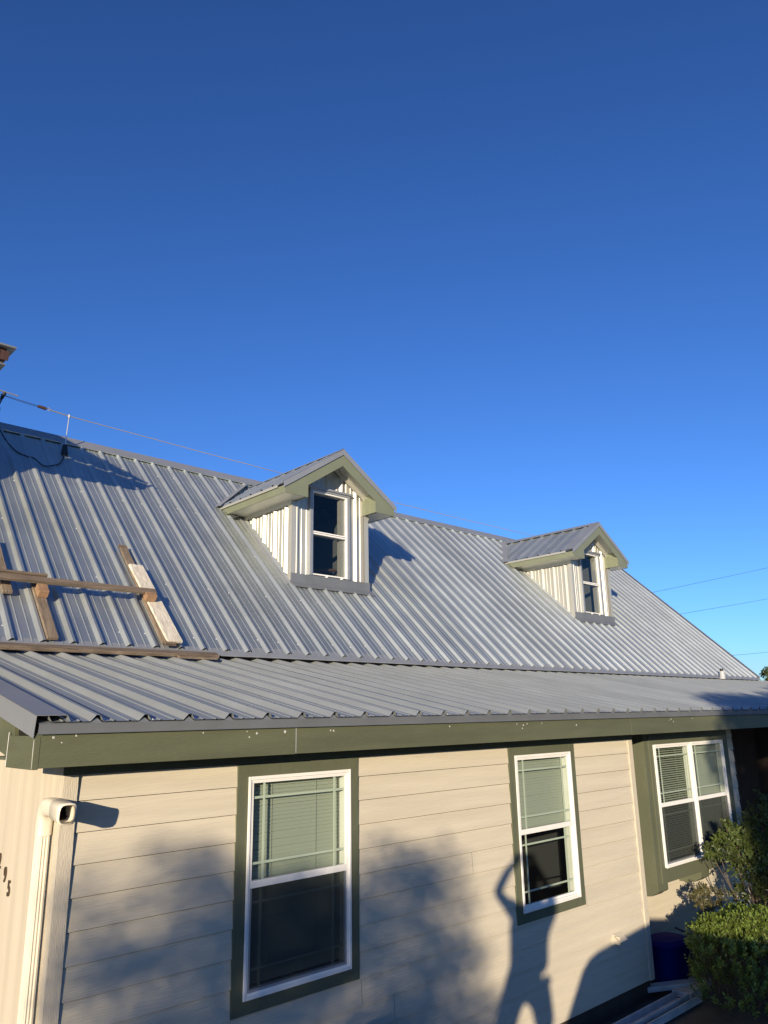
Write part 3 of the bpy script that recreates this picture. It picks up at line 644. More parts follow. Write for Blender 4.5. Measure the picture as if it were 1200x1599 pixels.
# ------------------------------------------------------------------ roofing boards left on the slope
def on_main(x, y, h=0): return V((x, y, zmain(y)))+nm*h
def boards():
    G = 'wooden boards left on the roof'
    def slopeboard(name, x, y0, y1, wd, th, h, m, lab, lean=0.0):
        a = on_main(x, y0, h); L_ = (y1-y0)*math.hypot(1, MS)
        mb = MB(); mb.obox(-V((0, 0, 0)), V((wd, 0, 0)), vm*L_+V((lean, 0, 0)), nm*th)
        o = mb.build(name, m, bevel=.003); o.location = a; return tag(o, lab, 'board', G)
    slopeboard('wooden_plank', 3.985, 8.03, 9.46, .10, .038, .034, WOODU, 'grey weathered upright board behind the peeling white one', lean=.03)
    slopeboard('wooden_plank', 4.03, 8.015, 9.13, .185, .03, .075, WOODP, 'peeling white-painted upright board on the roof slope', lean=-.03)
    slopeboard('wooden_plank', 2.72, 8.01, 8.72, .11, .038, .034, WOODU, 'short grey upright board under the horizontal rail')
    slopeboard('wooden_plank', 2.40, 8.55, 9.3, .10, .04, .034, WOODU, 'grey upright board cut off by the left edge of the picture')
    # horizontal rail
    mb = MB(); a = on_main(1.1, 8.60, .155); mb.obox((0, 0, 0), (3.02, .0, .0), vm*.085, nm*.038); o = mb.build('wooden_rail', WOODG, bevel=.004); o.location = a
    tag(o, 'long weathered horizontal rail standing off the roof slope', 'board', G)
    mb = MB(); mb.obox((0, 0, 0), (1.75, .0, .0), vm*.035, nm*.085); o = mb.build('wooden_rail', WOODG, bevel=.004); o.location = on_main(1.1, 8.672, .125)
    tag(o, 'shorter board lying along the upper edge of the horizontal rail', 'board', G)
    # blocks carrying the rail
    for (x, y, wd, lab) in ((2.735, 8.50, .105, 'raw wood block under the rail near the left edge'), (3.975, 8.545, .125, 'raw wood block under the right end of the rail')):
        mb = MB(); mb.obox((0, 0, 0), (wd, 0, 0), vm*.15, nm*.085); o = mb.build('wood_block', WOODN, bevel=.003); o.location = on_main(x, y, .074 if x < 3 else .107)
        tag(o, lab, 'wood block', 'blocks under the rail')
    mb = MB(); mb.obox((0, 0, 0), (.13, 0, 0), vm*.05, nm*.03); o = mb.build('wood_block', WOODG); o.location = on_main(4.0, 7.99, .06)
    tag(o, 'small chip of wood at the foot of the white board', 'wood block')
    mb = MB(); mb.obox((0, 0, 0), (.105, 0, 0), vm*.035, nm*.035); o = mb.build('wood_block', WOODG); o.location = on_main(4.0, 9.45, .05)
    tag(o, 'small cleat nailed across the top of the grey upright board', 'wood block')
    # long plank along the foot of the slope and an offcut beside it
    mb = MB(); mb.obox((0, 0, 0), (3.55, 0, 0), vl*.10, nl*.042); o = mb.build('wooden_plank', WOODG, bevel=.004); o.location = (1.05, 7.79, zl(7.79)+.040)
    o.rotation_euler = (0.25, 0, 0); tag(o, 'long weathered plank lying where the two roof slopes meet', 'board', G)
    mb = MB(); mb.obox((0, 0, 0), (.46, -.02, 0), vl*.075, nl*.03); o = mb.build('wooden_plank', WOODG, bevel=.003); o.location = (4.06, 7.70, zl(7.70)+.036)
    tag(o, 'short offcut lying below the right end of the long plank', 'board', G)
boards()

# ------------------------------------------------------------------ ridge line, posts, antenna, wires
anc = tag(empty('ridge_line', (3.9, 11.5, 4.0)), 'taut lifeline on a thin post running along above the roof ridge', 'cable')
def W(mb, name, m, parent, **k):
    o = MB.build(mb, name, m, **k); o.parent = parent; o.matrix_parent_inverse = Matrix.Translation(parent.location).inverted(); return o
pt = V((3.92, 11.5, 4.665))
mb = MB(); mb.tube([(3.885, 11.46, 4.03), (3.90, 11.48, 4.3), pt], [.009, .008, .008], 8); mb.tube([pt-V((0, 0, .03)), pt+V((0, 0, .02))], .02, 8); W(mb, 'post', STEEL, anc)
mb = MB(); mb.hexa([(3.80, 11.34, zmain(11.34)+.02), (3.90, 11.34, zmain(11.34)+.02), (3.92, 11.50, 4.16), (3.86, 11.50, 4.16), (3.81, 11.32, zmain(11.34)+.04), (3.90, 11.32, zmain(11.34)+.04), (3.92, 11.47, 4.18), (3.87, 11.47, 4.18)]); W(mb, 'bracket', BLACK, anc)
mb = MB(); P = []
for i in range(60):
    u = i/59; xx = 3.92+u*13.0; P.append((xx, 11.5, 4.665-.13*math.sin(min(1, u*1.0)*pi/2)-.04*math.sin(u*pi)+0.004*noise.noise(V((xx*3, 0, 0)))))
mb.tube(P, .0065, 6); W(mb, 'line', ROPE, anc)
mb = MB(); mb.tube([(3.92, 11.5, 4.665), (3.62, 11.5, 4.69)], .010, 6); mb.tube([(3.60, 11.5, 4.67), (3.57, 11.5, 4.70), (3.60, 11.5, 4.72), (3.63, 11.5, 4.70), (3.60, 11.5, 4.67)], .008, 6); W(mb, 'hook', STEEL, anc)
mb = MB(); mb.tube([(3.56, 11.5, 4.693), (3.44, 11.5, 4.703)], [.028, .024], 8); W(mb, 'insulator', BROWN, anc)
mb = MB(); mb.tube([(3.45, 11.5, 4.71), (2.9, 11.5, 4.745), (1.6, 11.5, 4.80)], .004, 5); mb.tube([(3.45, 11.5, 4.69), (3.1, 11.5, 4.715), (2.9, 11.5, 4.745)], .004, 5); W(mb, 'twin_wire', BLACK, anc)
ant = tag(empty('roof_antenna', (2.9, 11.6, 4.2)), 'thin crossbar antenna on a slim black tripod at the left end of the ridge', 'antenna')
mb = MB(); mb.tube([(2.1, 11.5, 4.86), (3.14, 11.5, 4.785)], .011, 8); W(mb, 'crossbar', STEEL, ant)
mb = MB(); mb.tube([(2.96, 11.5, 4.80), (2.93, 11.5, 4.70), (2.80, 11.45, 4.30), (2.78, 11.40, 4.12)], .012, 6); mb.tube([(2.93, 11.5, 4.72), (2.70, 11.7, 4.35)], .010, 6); mb.tube([(2.95, 11.5, 4.78), (2.92, 11.5, 4.70)], .03, 6); W(mb, 'mast', BLACK, ant)
mb = MB(); P = []
a, b_ = on_main(2.93, 11.5, .03), on_main(3.84, 11.36, .03)
for q in ((2.83, 11.50, .45), (2.9, 11.55, .16), (3.0, 11.38, .045), (3.12, 11.20, .012), (3.27, 11.12, .012), (3.32, 11.06, .05), (3.45, 10.98, .012), (3.6, 11.0, .04), (3.72, 11.12, .012), (3.80, 11.24, .05), (3.85, 11.36, .05)): P.append(on_main(*q))
PP = []
for i in range(len(P)-1):
    p0, p1, p2, p3 = P[max(i-1, 0)], P[i], P[i+1], P[min(i+2, len(P)-1)]
    for k in range(5):
        t = k/5; PP.append(0.5*((2*p1)+(p2-p0)*t+(2*p0-5*p1+4*p2-p3)*t*t+(3*p1-p0-3*p2+p3)*t**3))
mb.tube(PP, .009, 6); tag(mb.build('cable', BLACK), 'black cable drooping over the roof between antenna and line post', 'cable')
vp = tag(empty('roof_vent', (18.2, 7.95, .8)), 'small vent pipe with pale flashing boot at the far end of the roof junction', 'vent')
mb = MB(); mb.tube([(18.15, 7.9, .70), (18.15, 7.9, .88)], [.07, .05], 10); W(mb, 'boot', GUTM, vp)
mb = MB(); mb.tube([(18.15, 7.9, .85), (18.15, 7.9, .94)], .04, 10); W(mb, 'pipe', BLACK, vp)
for i, (pa, pb, lab) in enumerate((((57.9, 30, 9.4), (90, 30, 15.8), 'highest of the three thin power lines in the sky at right'), ((62.9, 30, 8.05), (90, 30, 12.3), 'middle of the three thin power lines in the sky at right'), ((72.4, 30, 4.9), (90, 30, 6.3), 'lowest of the three thin power lines, close above the roof end'))):
    pa, pb = V(pa), V(pb); a = pa-(pb-pa)*1.0; mb = MB(); P = [a+(pb-a)*t/20+V((0, 0, -1.6*math.sin(pi*t/20)+1.1)) for t in range(21)]
    # keep the visible stretch on the measured line
    P = [pa+(pb-pa)*(t/10-.9)+V((0, 0, 0.12*(t/10-.9)*(t/10-1.9))) for t in range(26)]
    mb.tube(P, .013, 5); tag(mb.build('power_line', BLACK), lab, 'power line', 'power lines')

# ------------------------------------------------------------------ things on the ground by the wall
gz = GZ+.005
gt = tag(empty('rain_gutter', (7.5, 4.6, gz)), 'white gutter channel lying on the dark ground beside the wall', 'gutter')
mb = MB(); mb.box(2.5, 8.60, 4.55, 4.70, gz+.02, gz+.03); mb.box(2.5, 8.60, 4.70, 4.712, gz+.02, gz+.09); mb.box(2.5, 8.60, 4.545, 4.552, gz+.02, gz+.10); mb.box(2.5, 8.6, 4.635, 4.643, gz+.03, gz+.045); W(mb, 'channel', GUTM, gt)
mb = MB(); mb.box(2.5, 8.72, 4.485, 4.545, gz+.01, gz+.05); W(mb, 'dark_lip', BLACK, gt)
mb = MB(); mb.box(2.5, 8.74, 4.474, 4.484, gz+.01, gz+.085); W(mb, 'outer_edge', GUTM, gt)
mb = MB(); mb.obox((8.42, 4.93, gz+.06), (.50, -.26, 0), (.07, .11, 0), (0, 0, .05)); tag(mb.build('offcut_board', GUTM, bevel=.004), 'pale board crossing the end of the white gutter', 'board')
mb = MB(); mb.obox((8.66, 4.56, gz+.02), (.62, .06, 0), (-.02, .21, 0), (0, 0, .06)); tag(mb.build('white_box', GUTM, bevel=.006), 'flat pale box lying beside the hedge, past the gutter end', 'box')
# blue bin in the recess
bn = tag(empty('plastic_bin', (9.15, 5.05, GZ)), 'dark blue plastic bin standing in shade at the wall corner', 'bin')
def bucket(prof, name, n=28, m=BLUE, cx=9.13, cy=5.06, ex=1.12, ey=.86):
    mb = MB()
    for (ra, za), (rb, zb) in zip(prof, prof[1:]):
        for j in range(n):
            t0, t1 = 2*pi*j/n, 2*pi*(j+1)/n
            def pt(r_, z_, t_):
                k = 1/((abs(cos(t_))**3+abs(sin(t_))**3)**(1/3)); return (cx+ex*r_*k*cos(t_)+.10*(z_-GZ), cy+ey*r_*k*sin(t_), z_)
            mb.quad(pt(ra, za, t0), pt(ra, za, t1), pt(rb, zb, t1), pt(rb, zb, t0))
    return W(mb, name, m, bn, smooth=True)
bucket([(.0, GZ+.01), (.19, GZ+.01), (.205, GZ+.04), (.235, GZ+.30), (.238, GZ+.31), (.245, GZ+.31), (.255, GZ+.40)], 'tub')
bucket([(.255, GZ+.395), (.275, GZ+.40), (.278, GZ+.425), (.262, GZ+.435), (.20, GZ+.455), (.0, GZ+.47)], 'lid')
mb = MB(); mb.tube([(9.30, 4.86, GZ+.36), (9.31, 4.80, GZ+.40), (9.30, 4.82, GZ+.50), (9.28, 5.0, GZ+.55)], .012, 6); W(mb, 'handle', BLACK, bn)
# kettle grill lid peeping in at the bottom edge
gr = tag(empty('kettle_grill', (4.1, 4.62, GZ)), 'dark rounded lid of a grill at the bottom edge, in front of the wall', 'grill')
mb = MB(); cx, cy, cz, rr = 4.13, 4.64, -2.40, .235
rings = []
for i in range(9):
    a = i/8*pi/2; rings.append((cos(a)*rr, cz+sin(a)*rr*.93))
for (ra, za), (rb, zb) in zip(rings, rings[1:]):
    for j in range(28):
        t0, t1 = 2*pi*j/28, 2*pi*(j+1)/28; mb.quad((cx+ra*cos(t0), cy+ra*sin(t0), za), (cx+ra*cos(t1), cy+ra*sin(t1), za), (cx+rb*cos(t1), cy+rb*sin(t1), zb), (cx+rb*cos(t0), cy+rb*sin(t0), zb))
W(mb, 'lid', MATS['black_rubber'], gr, smooth=True)
mb = MB()
for i in range(8):
    a0, a1 = i/8*pi/2, (i+1)/8*pi/2
    for j in range(28):
        t0, t1 = 2*pi*j/28, 2*pi*(j+1)/28; f_ = lambda a, t_: (cx+rr*cos(a)*cos(t_), cy+rr*cos(a)*sin(t_), cz-.03-rr*.9*sin(a)); mb.quad(f_(a0, t0), f_(a1, t0), f_(a1, t1), f_(a0, t1))
W(mb, 'bowl', BLACK, gr, smooth=True)
for an in (.3, 2.4, 4.5):
    mb = MB(); mb.tube([(cx+.15*cos(an), cy+.15*sin(an), cz-.15), (cx+.22*cos(an), cy+.22*sin(an), GZ)], .011, 6); W(mb, 'leg', STEEL, gr)

# ------------------------------------------------------------------ foliage
def rnd_unit():
    while True:
        p = V((random.uniform(-1, 1), random.uniform(-1, 1), random.uniform(-1, 1)))
        if 0.05 < p.length < 1: return p.normalized()
def inside(n):
    while True:
        p = V((random.uniform(-1, 1), random.uniform(-1, 1), random.uniform(-1, 1)))
        if p.length < 1: return p
# clipped hedge bush: upright twigs with small leaves
hd = tag(empty('hedge_bush', (9.2, 4.0, GZ)), 'rounded hedge bush at bottom right, top lit yellow-green, base in deep shade', 'bush')
mb = MB(); tw = MB(); hc = V((9.22, 4.00, GZ)); 
for i in range(2600):
    an = random.uniform(0, 2*pi); rr_ = math.sqrt(random.random())
    x, y = hc.x+.98*rr_*cos(an), hc.y+.60*rr_*sin(an)
    top = -2.40+0.10*noise.noise(V((x*2.2, y*2.2, 1)))+.16*(1-rr_**2)+.07*noise.noise(V((x*7, y*7, 4)))
    edge = rr_ > .86
    z = top if not edge or random.random() < .25 else random.uniform(GZ+.15, top)
    if not edge and random.random() < .25: z = random.uniform(-2.8, top-.1)
    out = V((cos(an)*1.3, sin(an), 0)).normalized()
    d = (V((0, 0, 1))+rnd_unit()*.35+(out*.8 if edge else out*.15)).normalized(); ln = random.uniform(.07, .15)
    p = V((x, y, z-ln*.3)); n_lv = random.randint(7, 10)
    tw.tube([p-d*.12, p+d*ln], [.003, .0015], 3, caps=False)
    for k in range(n_lv):
        q = p+d*ln*(k/n_lv); az = k*2.4+i; a_ = d.orthogonal().normalized(); b2 = d.cross(a_); ld = (a_*cos(az)+b2*sin(az)+d*.9).normalized()
        mb.leaf(q, ld, d, random.uniform(.032, .052), random.uniform(.017, .026))
W(mb, 'foliage', LEAFH, hd); W(tw, 'twigs', BARK, hd)
mb = MB()
for i in range(9): an = i*.7; mb.tube([(9.22+.1*cos(an), 4.0+.1*sin(an), GZ), (9.22+.7*cos(an), 4.0+.4*sin(an), -2.65)], [.02, .008], 5)
W(mb, 'stems', BARK, hd)
# loose shrub beside the bay
def shrub(name, lab, clumps, leafm, lsz, stems, off=(0, 0, 0)):
    root = tag(empty(name, (clumps[0][0], clumps[0][1], GZ)), lab, 'shrub')
    fb = MB(); st = MB()
    for (x, y, z, r_, n_) in clumps:
        c0 = V((x, y, z))+V(off); base = V((stems[0], stems[1], GZ+.2)); mid = (c0+base)/2+rnd_unit()*.1
        st.tube([base, mid, c0], [.014, .009, .004], 5)
        for i in range(n_):
            d = (rnd_unit()+V((-.15, -.1, .35))).normalized(); p = c0+inside(1)*r_*.6; ln = r_*random.uniform(.35, .75)
            st.tube([p, p+d*ln], [.0025, .001], 3, caps=False)
            m_ = random.randint(6, 9)
            for k in range(m_):
                q = p+d*ln*((k+.6)/m_); a_ = d.orthogonal().normalized(); b2 = d.cross(a_); az = k*2.4+i
                ld = (a_*cos(az)+b2*sin(az)+d*.5).normalized(); L_ = lsz*random.uniform(.7, 1.25)
                fb.leaf(q, ld, (d+rnd_unit()*.3).normalized(), L_, L_*.52)
    W(fb, 'foliage', leafm, root); W(st, 'stems', BARK, root); return root
CL = [(9.60, 4.62, -1.70, .13, 16), (9.40, 4.62, -1.72, .11, 12), (9.78, 4.62, -1.62, .15, 20), (9.95, 4.6, -1.66, .18, 28), (10.15, 4.55, -1.74, .2, 34), (9.85, 4.55, -1.85, .15, 18),
      (10.1, 4.5, -1.98, .2, 26), (10.35, 4.6, -1.62, .2, 34), (10.55, 4.6, -1.52, .2, 30), (10.4, 4.5, -1.9, .26, 44), (10.75, 4.6, -1.75, .26, 44), (10.7, 4.5, -2.05, .28, 40), (10.35, 4.4, -2.2, .26, 36),
      (9.98, 4.6, -1.50, .09, 9), (9.86, 4.62, -1.42, .05, 5), (11.0, 4.6, -1.5, .24, 36), (11.1, 4.5, -1.9, .3, 46), (11.4, 4.7, -1.6, .3, 40), (11.5, 4.4, -2.1, .35, 50), (10.9, 4.3, -2.35, .35, 40), (11.8, 4.8, -1.4, .28, 34), (12.1, 4.9, -1.7, .35, 40), (10.1, 4.6, -2.25, .18, 18)]
shrub('leafy_shrub', 'loose broad-leaved green shrub growing up in front of the bay window', CL, LEAFS, .066, (10.8, 4.6), (.24, 0, .03))
CL = [(9.42, 4.80, -2.08, .10, 12), (9.55, 4.8, -2.05, .10, 14), (9.68, 4.78, -2.02, .12, 16), (9.62, 4.75, -2.18, .14, 18), (9.82, 4.72, -2.12, .14, 18), (9.85, 4.7, -2.28, .16, 18), (9.5, 4.8, -2.2, .1, 10)]
shrub('bronze_shrub', 'small bronze-leaved bush below the bay window bracket', CL, LEAFB, .042, (9.9, 4.75), (.06, 0, -.10))

def tree(name, lab, base, height, clumps, leafsz, nper, leafm=LEAFT, group=None, trunk=.16):
    root = tag(empty(name, base), lab, 'tree', group); bv = V(base); top = bv+V((0, 0, height*.6))
    st = MB(); st.tube([bv, bv+V((.1, 0, height*.3)), top], [trunk, trunk*.75, trunk*.4], 9)
    fb = MB()
    for (x, y, z, r_) in clumps:
        c0 = V((x, y, z)); s0 = bv+(top-bv)*random.uniform(.35, 1)
        st.tube([s0, (s0+c0)/2+V((0, 0, .1)), c0], [trunk*.3, trunk*.18, .01], 5)
        for i in range(int(nper*r_*r_*4)):
            p = c0+inside(1)*r_; fb.leaf(p, rnd_unit(), rnd_unit(), leafsz*random.uniform(.7, 1.3), leafsz*random.uniform(.4, .7))
    W(fb, 'crown', leafm, root); W(st, 'trunk', BARK, root); return root
# tree behind the viewpoint: throws the soft blotches on the siding.  Wall points (X, Z, radius) carried back towards the sun
def back(X, Z, D, Y=YW): h = math.hypot(S.x, S.y); t_ = D/h; return V((X, Y, Z))-S*t_
BL = [(2.13, -1.10, .22), (2.75, -.93, .22), (2.95, -1.12, .25), (2.55, -1.35, .28), (2.10, -1.40, .2), (2.33, -1.63, .35), (2.95, -1.45, .26), (2.9, -1.75, .4), (3.3, -1.30, .3), (3.6, -1.38, .32), (3.95, -1.42, .3), (3.4, -1.75, .4), (3.8, -1.8, .4), (4.2, -1.85, .3),
      (4.52, -1.17, .24), (4.80, -1.32, .24), (5.15, -1.30, .25), (5.2, -1.62, .3), (4.75, -1.50, .2), (4.45, -1.62, .22), (4.75, -1.85, .3), (5.2, -1.95, .3), (5.0, -2.2, .3), (5.45, -2.05, .22), (4.65, -2.15, .25), (5.3, -2.45, .35), (4.9, -2.6, .4), (4.4, -2.45, .35), (3.8, -2.3, .45), (3.2, -2.3, .45), (2.6, -2.2, .4), (5.65, -2.55, .25), (4.3, -1.45, .22)]
D = 21
cl = [(*back(X, Z, D+random.uniform(-1.2, 1.2)), r_) for X, Z, r_ in BL]
bc = back(3.6, -1.6, D); tree('shade_tree', 'leafy tree behind the viewpoint whose blurred shadow falls beside the large window', (bc.x, bc.y, GZ), 3.4, cl, .085, 620)
# tree further right: shades the far end of the eave and the porch
BR = []
for X in (11.35, 11.85, 12.4, 13.0, 13.6, 14.3, 15.0, 15.8):
    for Z in (.15, -.25, -.65, -1.1, -1.6, -2.1):
        if X < 11.5 and Z < -1.0: continue
        BR.append((X+random.uniform(-.1, .1), Z+random.uniform(-.12, .12), .36))
BR += [(X+random.uniform(-.15, .15), Z+random.uniform(-.15, .15), .42) for X in (12.6, 13.3, 14.1, 15., 16., 17., 18., 19.2) for Z in (.1, -.45, -1.0, -1.55, -2.1, -2.6)]  # extra unseen crown clumps, added to darken the porch
BR += [(11.5, -1.5, .3), (11.5, -2.0, .3), (11.2, -2.25, .25), (11.9, -1.8, .35)]
BR += [(15.5, .65, .3), (16.4, .8, .35), (17.2, .95, .35), (16.8, .45, .4), (17.8, .6, .4), (14.6, .5, .15)]
cl = [(*back(X, Z, 17+random.uniform(-1, 1), 5.03), r_) for X, Z, r_ in BR]
bc = back(13.3, -1.2, 17, 5.03); tree('shade_tree', 'dense tree behind the viewpoint that shades the far right end of the eave, with crown clumps added to darken the porch', (bc.x, bc.y, GZ), 4.0, cl, .10, 700)
# trees mirrored in the windows
for i, (x, y, h_, lab) in enumerate(((34, -12, 6, 'broad dark tree mirrored in the window glass, nearest the street'), (27, -19, 7, 'tall dark tree mirrored in the window glass, middle of the row'), (44, -20, 7.5, 'dark tree mirrored in the window glass, farthest down the row'))):
    cl = [(x+random.uniform(-2.6, 2.6), y+random.uniform(-2.6, 2.6), GZ+random.uniform(1.0, h_), random.uniform(.8, 1.3)) for _ in range(22)]
    tree('street_tree', lab, (x, y, GZ), h_, cl, .30, 80, group='trees across the street', trunk=.22)
# tree peeping over the far end of the house
c0 = V((1204, 0, 0)); 
dirv = (F+RR*((1196-600)/1174.9)+UU*((799.5-1052)/1174.9)); pt_ = dirv*(26/dirv.y)
cl = [(pt_.x+random.uniform(-.7, 1.6), pt_.y+random.uniform(-1.4, .6), pt_.z+random.uniform(-1.7, .42), random.uniform(.22, .42)) for _ in range(34)]
tree('olive_tree', 'pale olive-green tree top showing beyond the right end of the roof', (pt_.x+.5, pt_.y, GZ), 4.5, cl, .16, 330, leafm=LEAFS)

# ------------------------------------------------------------------ pickup and photographer (seen as shadows on the wall)
ax = V((.981, .19, 0)).normalized(); ay = V((-ax.y, ax.x, 0)); tc_ = V((1.27, .20, GZ))-ay*.62
def TP(a, b, z): return tc_+ax*a+ay*b+V((0, 0, z))       # a forward, b to the wall side, z up; a=0 rear roof edge
trk = tag(empty('pickup_truck', tc_), 'dark pickup truck carrying the photographer, seen only as a rounded shadow on the wall', 'pickup truck')
def hull(pts_side, wid_fn, name, m, **k):
    mb = MB(); n_ = len(pts_side)
    L_ = [TP(a, wid_fn(z), z) for a, z in pts_side]; R2 = [TP(a, -wid_fn(z), z) for a, z in pts_side]
    mb.poly(L_); mb.poly(list(reversed(R2)))
    for j in range(n_): j2 = (j+1) % n_; mb.quad(L_[j], R2[j], R2[j2], L_[j2])
    return W(mb, name, m, trk, **k)
wl = lambda z: .92 if z < 1.15 else .92-.30*(z-1.15)/.78
hull([(-.35, .45), (4.3, .45), (4.35, .75), (4.2, 1.08), (2.9, 1.15), (-.40, 1.15)], lambda z: .92, 'body', PAINTK, bevel=.03)
hull([(-.42, 1.15), (2.75, 1.15), (1.95, 1.86), (1.6, 1.93), (.15, 1.93), (-.05, 1.90), (-.17, 1.82)], wl, 'cab', PAINTK, bevel=.04)
mb = MB(); mb.obox(TP(-2.5, -.90, .55), ax*2.12, ay*1.8, (0, 0, .47)); W(mb, 'bed_floor', PAINTK, trk)
for b0 in (-.92, .84):
    mb = MB(); mb.obox(TP(-2.5, b0, .50), ax*2.1, ay*.08, (0, 0, .85)); W(mb, 'bed_side', PAINTK, trk, bevel=.02)
mb = MB(); mb.obox(TP(-2.56, -.84, .55), ax*.06, ay*1.68, (0, 0, .78)); W(mb, 'tailgate', PAINTK, trk, bevel=.015)
for s in (-1, 1):
    mb = MB(); q_ = [(-.1, 1.22), (1.1, 1.22), (1.1, 1.8), (.02, 1.8)]; mb.poly([TP(a, s*(wl(z)+.004), z) for a, z in q_]); W(mb, 'side_window', BLACK, trk)
    for a in (-1.6, 3.3):
        mb = MB(); mb.tube([TP(a, s*.72, .36), TP(a, s*.95, .36)], .36, 24); w_ = W(mb, 'wheel', BLACK, trk, bevel=.02)
        mb = MB(); mb.tube([TP(a, s*.93, .36), TP(a, s*.965, .36)], .2, 16); o = mb.build('rim', STEEL); o.parent = w_; o.matrix_parent_inverse = w_.matrix_parent_inverse.copy() if False else Matrix.Identity(4)
        o.matrix_parent_inverse = Matrix.Identity(4)
        w_.matrix_parent_inverse = Matrix.Translation(trk.location).inverted()
    mb = MB(); mb.box(-.01, .01, -.14, .14, -.06, .06); o = W(mb, 'headlight', WHITE, trk); o.location = TP(4.34, s*.68, .88)
BEDZ = GZ+1.02
# photographer: standing in the bed, both arms raised to the phone
fr = V((sin(YAW), cos(YAW), 0)); ri = V((cos(YAW), -sin(YAW), 0))
def PB(r_, f_, z): return ri*r_+fr*f_+V((0, 0, z))
def skinned(name, verts, edges, radii, m, parent=None, sub=2):
    me = bpy.data.meshes.new(name); me.from_pydata([tuple(v) for v in verts], edges, []); me.update()
    o = bpy.data.objects.new(name, me); COL.objects.link(o); o.modifiers.new('s', 'SKIN')
    for i, r_ in enumerate(radii): me.skin_vertices[0].data[i].radius = r_ if isinstance(r_, tuple) else (r_, r_)
    me.skin_vertices[0].data[0].use_root = True
    s2 = o.modifiers.new('ss', 'SUBSURF'); s2.levels = sub; s2.render_levels = sub
    dg = bpy.context.evaluated_depsgraph_get(); me2 = bpy.data.meshes.new_from_object(o.evaluated_get(dg)); me2.name = name
    bpy.data.objects.remove(o); o = bpy.data.objects.new(name, me2); COL.objects.link(o); me2.materials.clear(); me2.materials.append(m)
    me2.polygons.foreach_set('use_smooth', [True]*len(me2.polygons))
    if parent: o.parent = parent; o.matrix_parent_inverse = Matrix.Translation(parent.location).inverted()
    return o
fb_ = -.42
pv = [PB(-.15, fb_, -1.00), PB(-.13, fb_, -.80), PB(-.10, fb_, -.60), PB(-.04, fb_, -.46), PB(.01, fb_+.02, -.36), PB(.02, fb_+.05, -.27), PB(.02, fb_+.07, -.17), PB(.02, fb_+.07, -.09),
      PB(-.20, fb_, -.43), PB(-.33, fb_+.08, -.26), PB(-.20, fb_+.26, -.12), PB(-.08, -.06, -.035),
      PB(.15, fb_, -.43), PB(.20, fb_+.16, -.30), PB(.13, fb_+.28, -.15), PB(.08, -.06, -.035),
      PB(-.28, fb_, -1.10), PB(-.41, fb_+.02, -1.52), PB(-.50, fb_-.02, BEDZ+.09), PB(-.52, fb_+.12, BEDZ+.045),
      PB(-.03, fb_, -1.10), PB(.03, fb_+.02, -1.52), PB(.06, fb_-.02, BEDZ+.09), PB(.08, fb_+.12, BEDZ+.045)]
pe = [(0, 1), (1, 2), (2, 3), (3, 4), (4, 5), (5, 6), (6, 7), (3, 8), (8, 9), (9, 10), (10, 11), (3, 12), (12, 13), (13, 14), (14, 15), (0, 16), (16, 17), (17, 18), (18, 19), (0, 20), (20, 21), (21, 22), (22, 23)]
pr_ = [(.17, .12), (.155, .11), (.165, .115), (.15, .10), .06, .085, .095, .07, .065, .045, .038, .026, .065, .045, .038, .026, .095, .062, .042, .035, .095, .062, .042, .035]
ps = tag(empty('person', PB(-.03, fb_, BEDZ)), 'person in shirt and shorts standing in the pickup bed, both arms raised to a phone', 'person')
body = skinned('body', pv, pe, pr_, SKIN, ps)
skinned('shirt', [PB(-.10, fb_, -1.0), PB(-.08, fb_, -.80), PB(-.07, fb_, -.60), PB(-.04, fb_, -.455), PB(-.18, fb_, -.43), PB(-.275, fb_+.05, -.33), PB(.15, fb_, -.43), PB(.185, fb_+.09, -.36)],
        [(0, 1), (1, 2), (2, 3), (3, 4), (4, 5), (3, 6), (6, 7)], [(.225, .20), (.215, .20), (.215, .195), (.19, .15), .09, .075, .09, .075], SHIRT, ps)
skinned('shorts', [PB(-.12, fb_, -.98), PB(-.26, fb_, -1.13), PB(-.38, fb_+.01, -1.46), PB(.0, fb_, -1.13), PB(.03, fb_+.01, -1.46)], [(0, 1), (1, 2), (0, 3), (3, 4)], [(.17, .15), .115, .105, .115, .105], SHORTS, ps)
hm = MB(); hcx = PB(.02, fb_+.055, -.165)
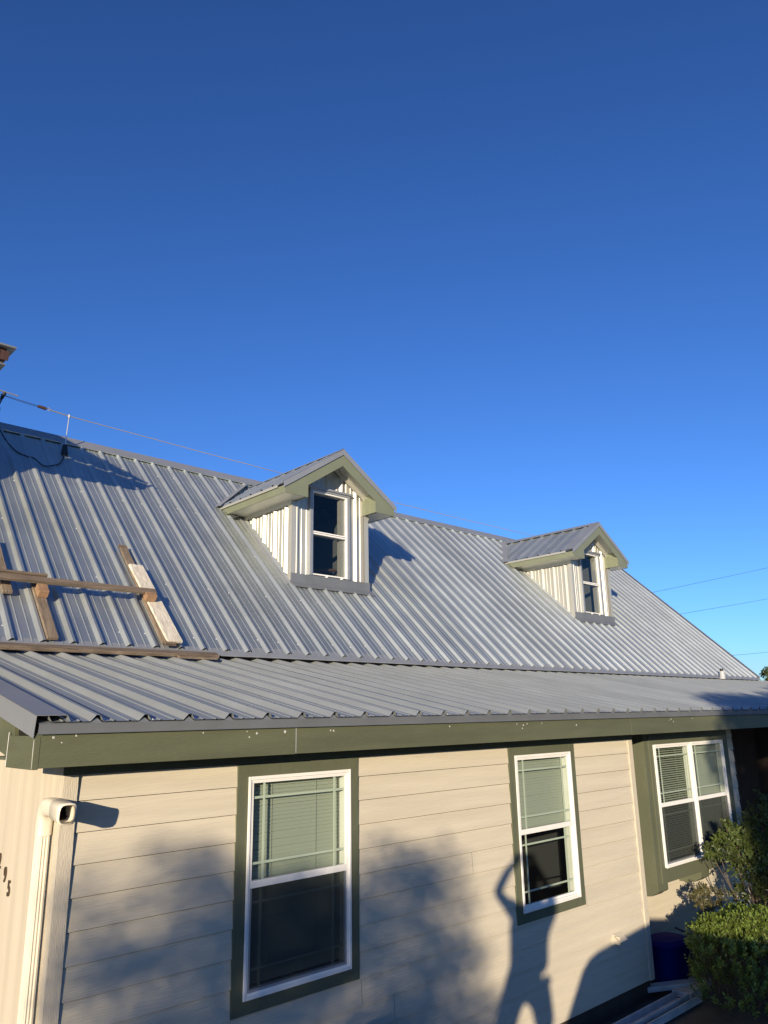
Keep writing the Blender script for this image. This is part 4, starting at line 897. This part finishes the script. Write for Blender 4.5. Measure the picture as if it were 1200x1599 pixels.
for i in range(10):
    for j in range(20):
        def hp(i_, j_): a = i_/10*pi*.55; t_ = 2*pi*j_/20; return hcx+ri*(sin(a)*cos(t_)*.098)+fr*(sin(a)*sin(t_)*.112-.012)+V((0, 0, cos(a)*.125))
        hm.quad(hp(i, j), hp(i+1, j), hp(i+1, j+1), hp(i, j+1))
W(hm, 'hair', DARKB, ps, smooth=True)
fc = MB()
fc.tube([hcx+fr*.088+V((0, 0, .0)), hcx+fr*.118+V((0, 0, -.03)), hcx+fr*.095+V((0, 0, -.04))], [.008, .014, .006], 8)
for s in (-1, 1): fc.tube([hcx+ri*s*.094+V((0, 0, .01)), hcx+ri*s*.105+V((0, 0, -.03))], [.012, .010], 8)
W(fc, 'nose_and_ears', SKIN, ps, smooth=True)
for s in (-1, 1):   # hands: palm, four fingers behind the phone edge and a thumb
    pa = PB(s*.088, -.065, -.035); hb_ = MB(); hb_.tube([pa-fr*.03-V((0, 0, .02)), pa, pa+fr*.035+V((0, 0, .03))], [.028, .034, .028], 10, flat=.55)
    for k, L_ in enumerate((.060, .068, .062, .048)):
        st_ = pa+fr*.02+V((0, 0, .045-.024*k)); hb_.tube([st_, st_+ri*(-s*.012)+fr*.025, st_+ri*(-s*.035)+fr*.028, st_+ri*(-s*(.035+L_*.25))+fr*.020], [.009, .0085, .008, .006], 7)
    hb_.tube([pa-fr*.02+V((0, 0, .01)), pa-fr*.02+ri*(-s*.03)+V((0, 0, .04)), pa-fr*.012+ri*(-s*.045)+V((0, 0, .06))], [.012, .011, .008], 7); W(hb_, 'hand', SKIN, ps, smooth=True)
for s, fx in ((-1, -.52), (1, .08)):
    sh = MB(); a = PB(fx, fb_-.06, BEDZ+.035); sh.tube([a-fr*.03, a+fr*.10, a+fr*.22], [.045, .05, .038], 10, flat=.75); W(sh, 'shoe', BLACK, ps, smooth=True)
ph = MB(); c0 = -F*.016-UU*.055+RR*.018
ph.obox(c0-RR*.037-UU*.077-F*.004, RR*.074, UU*.154, F*.008); o = tag(ph.build('phone', BLACK, bevel=.002), 'black phone held upright in both raised hands of the photographer', 'phone')
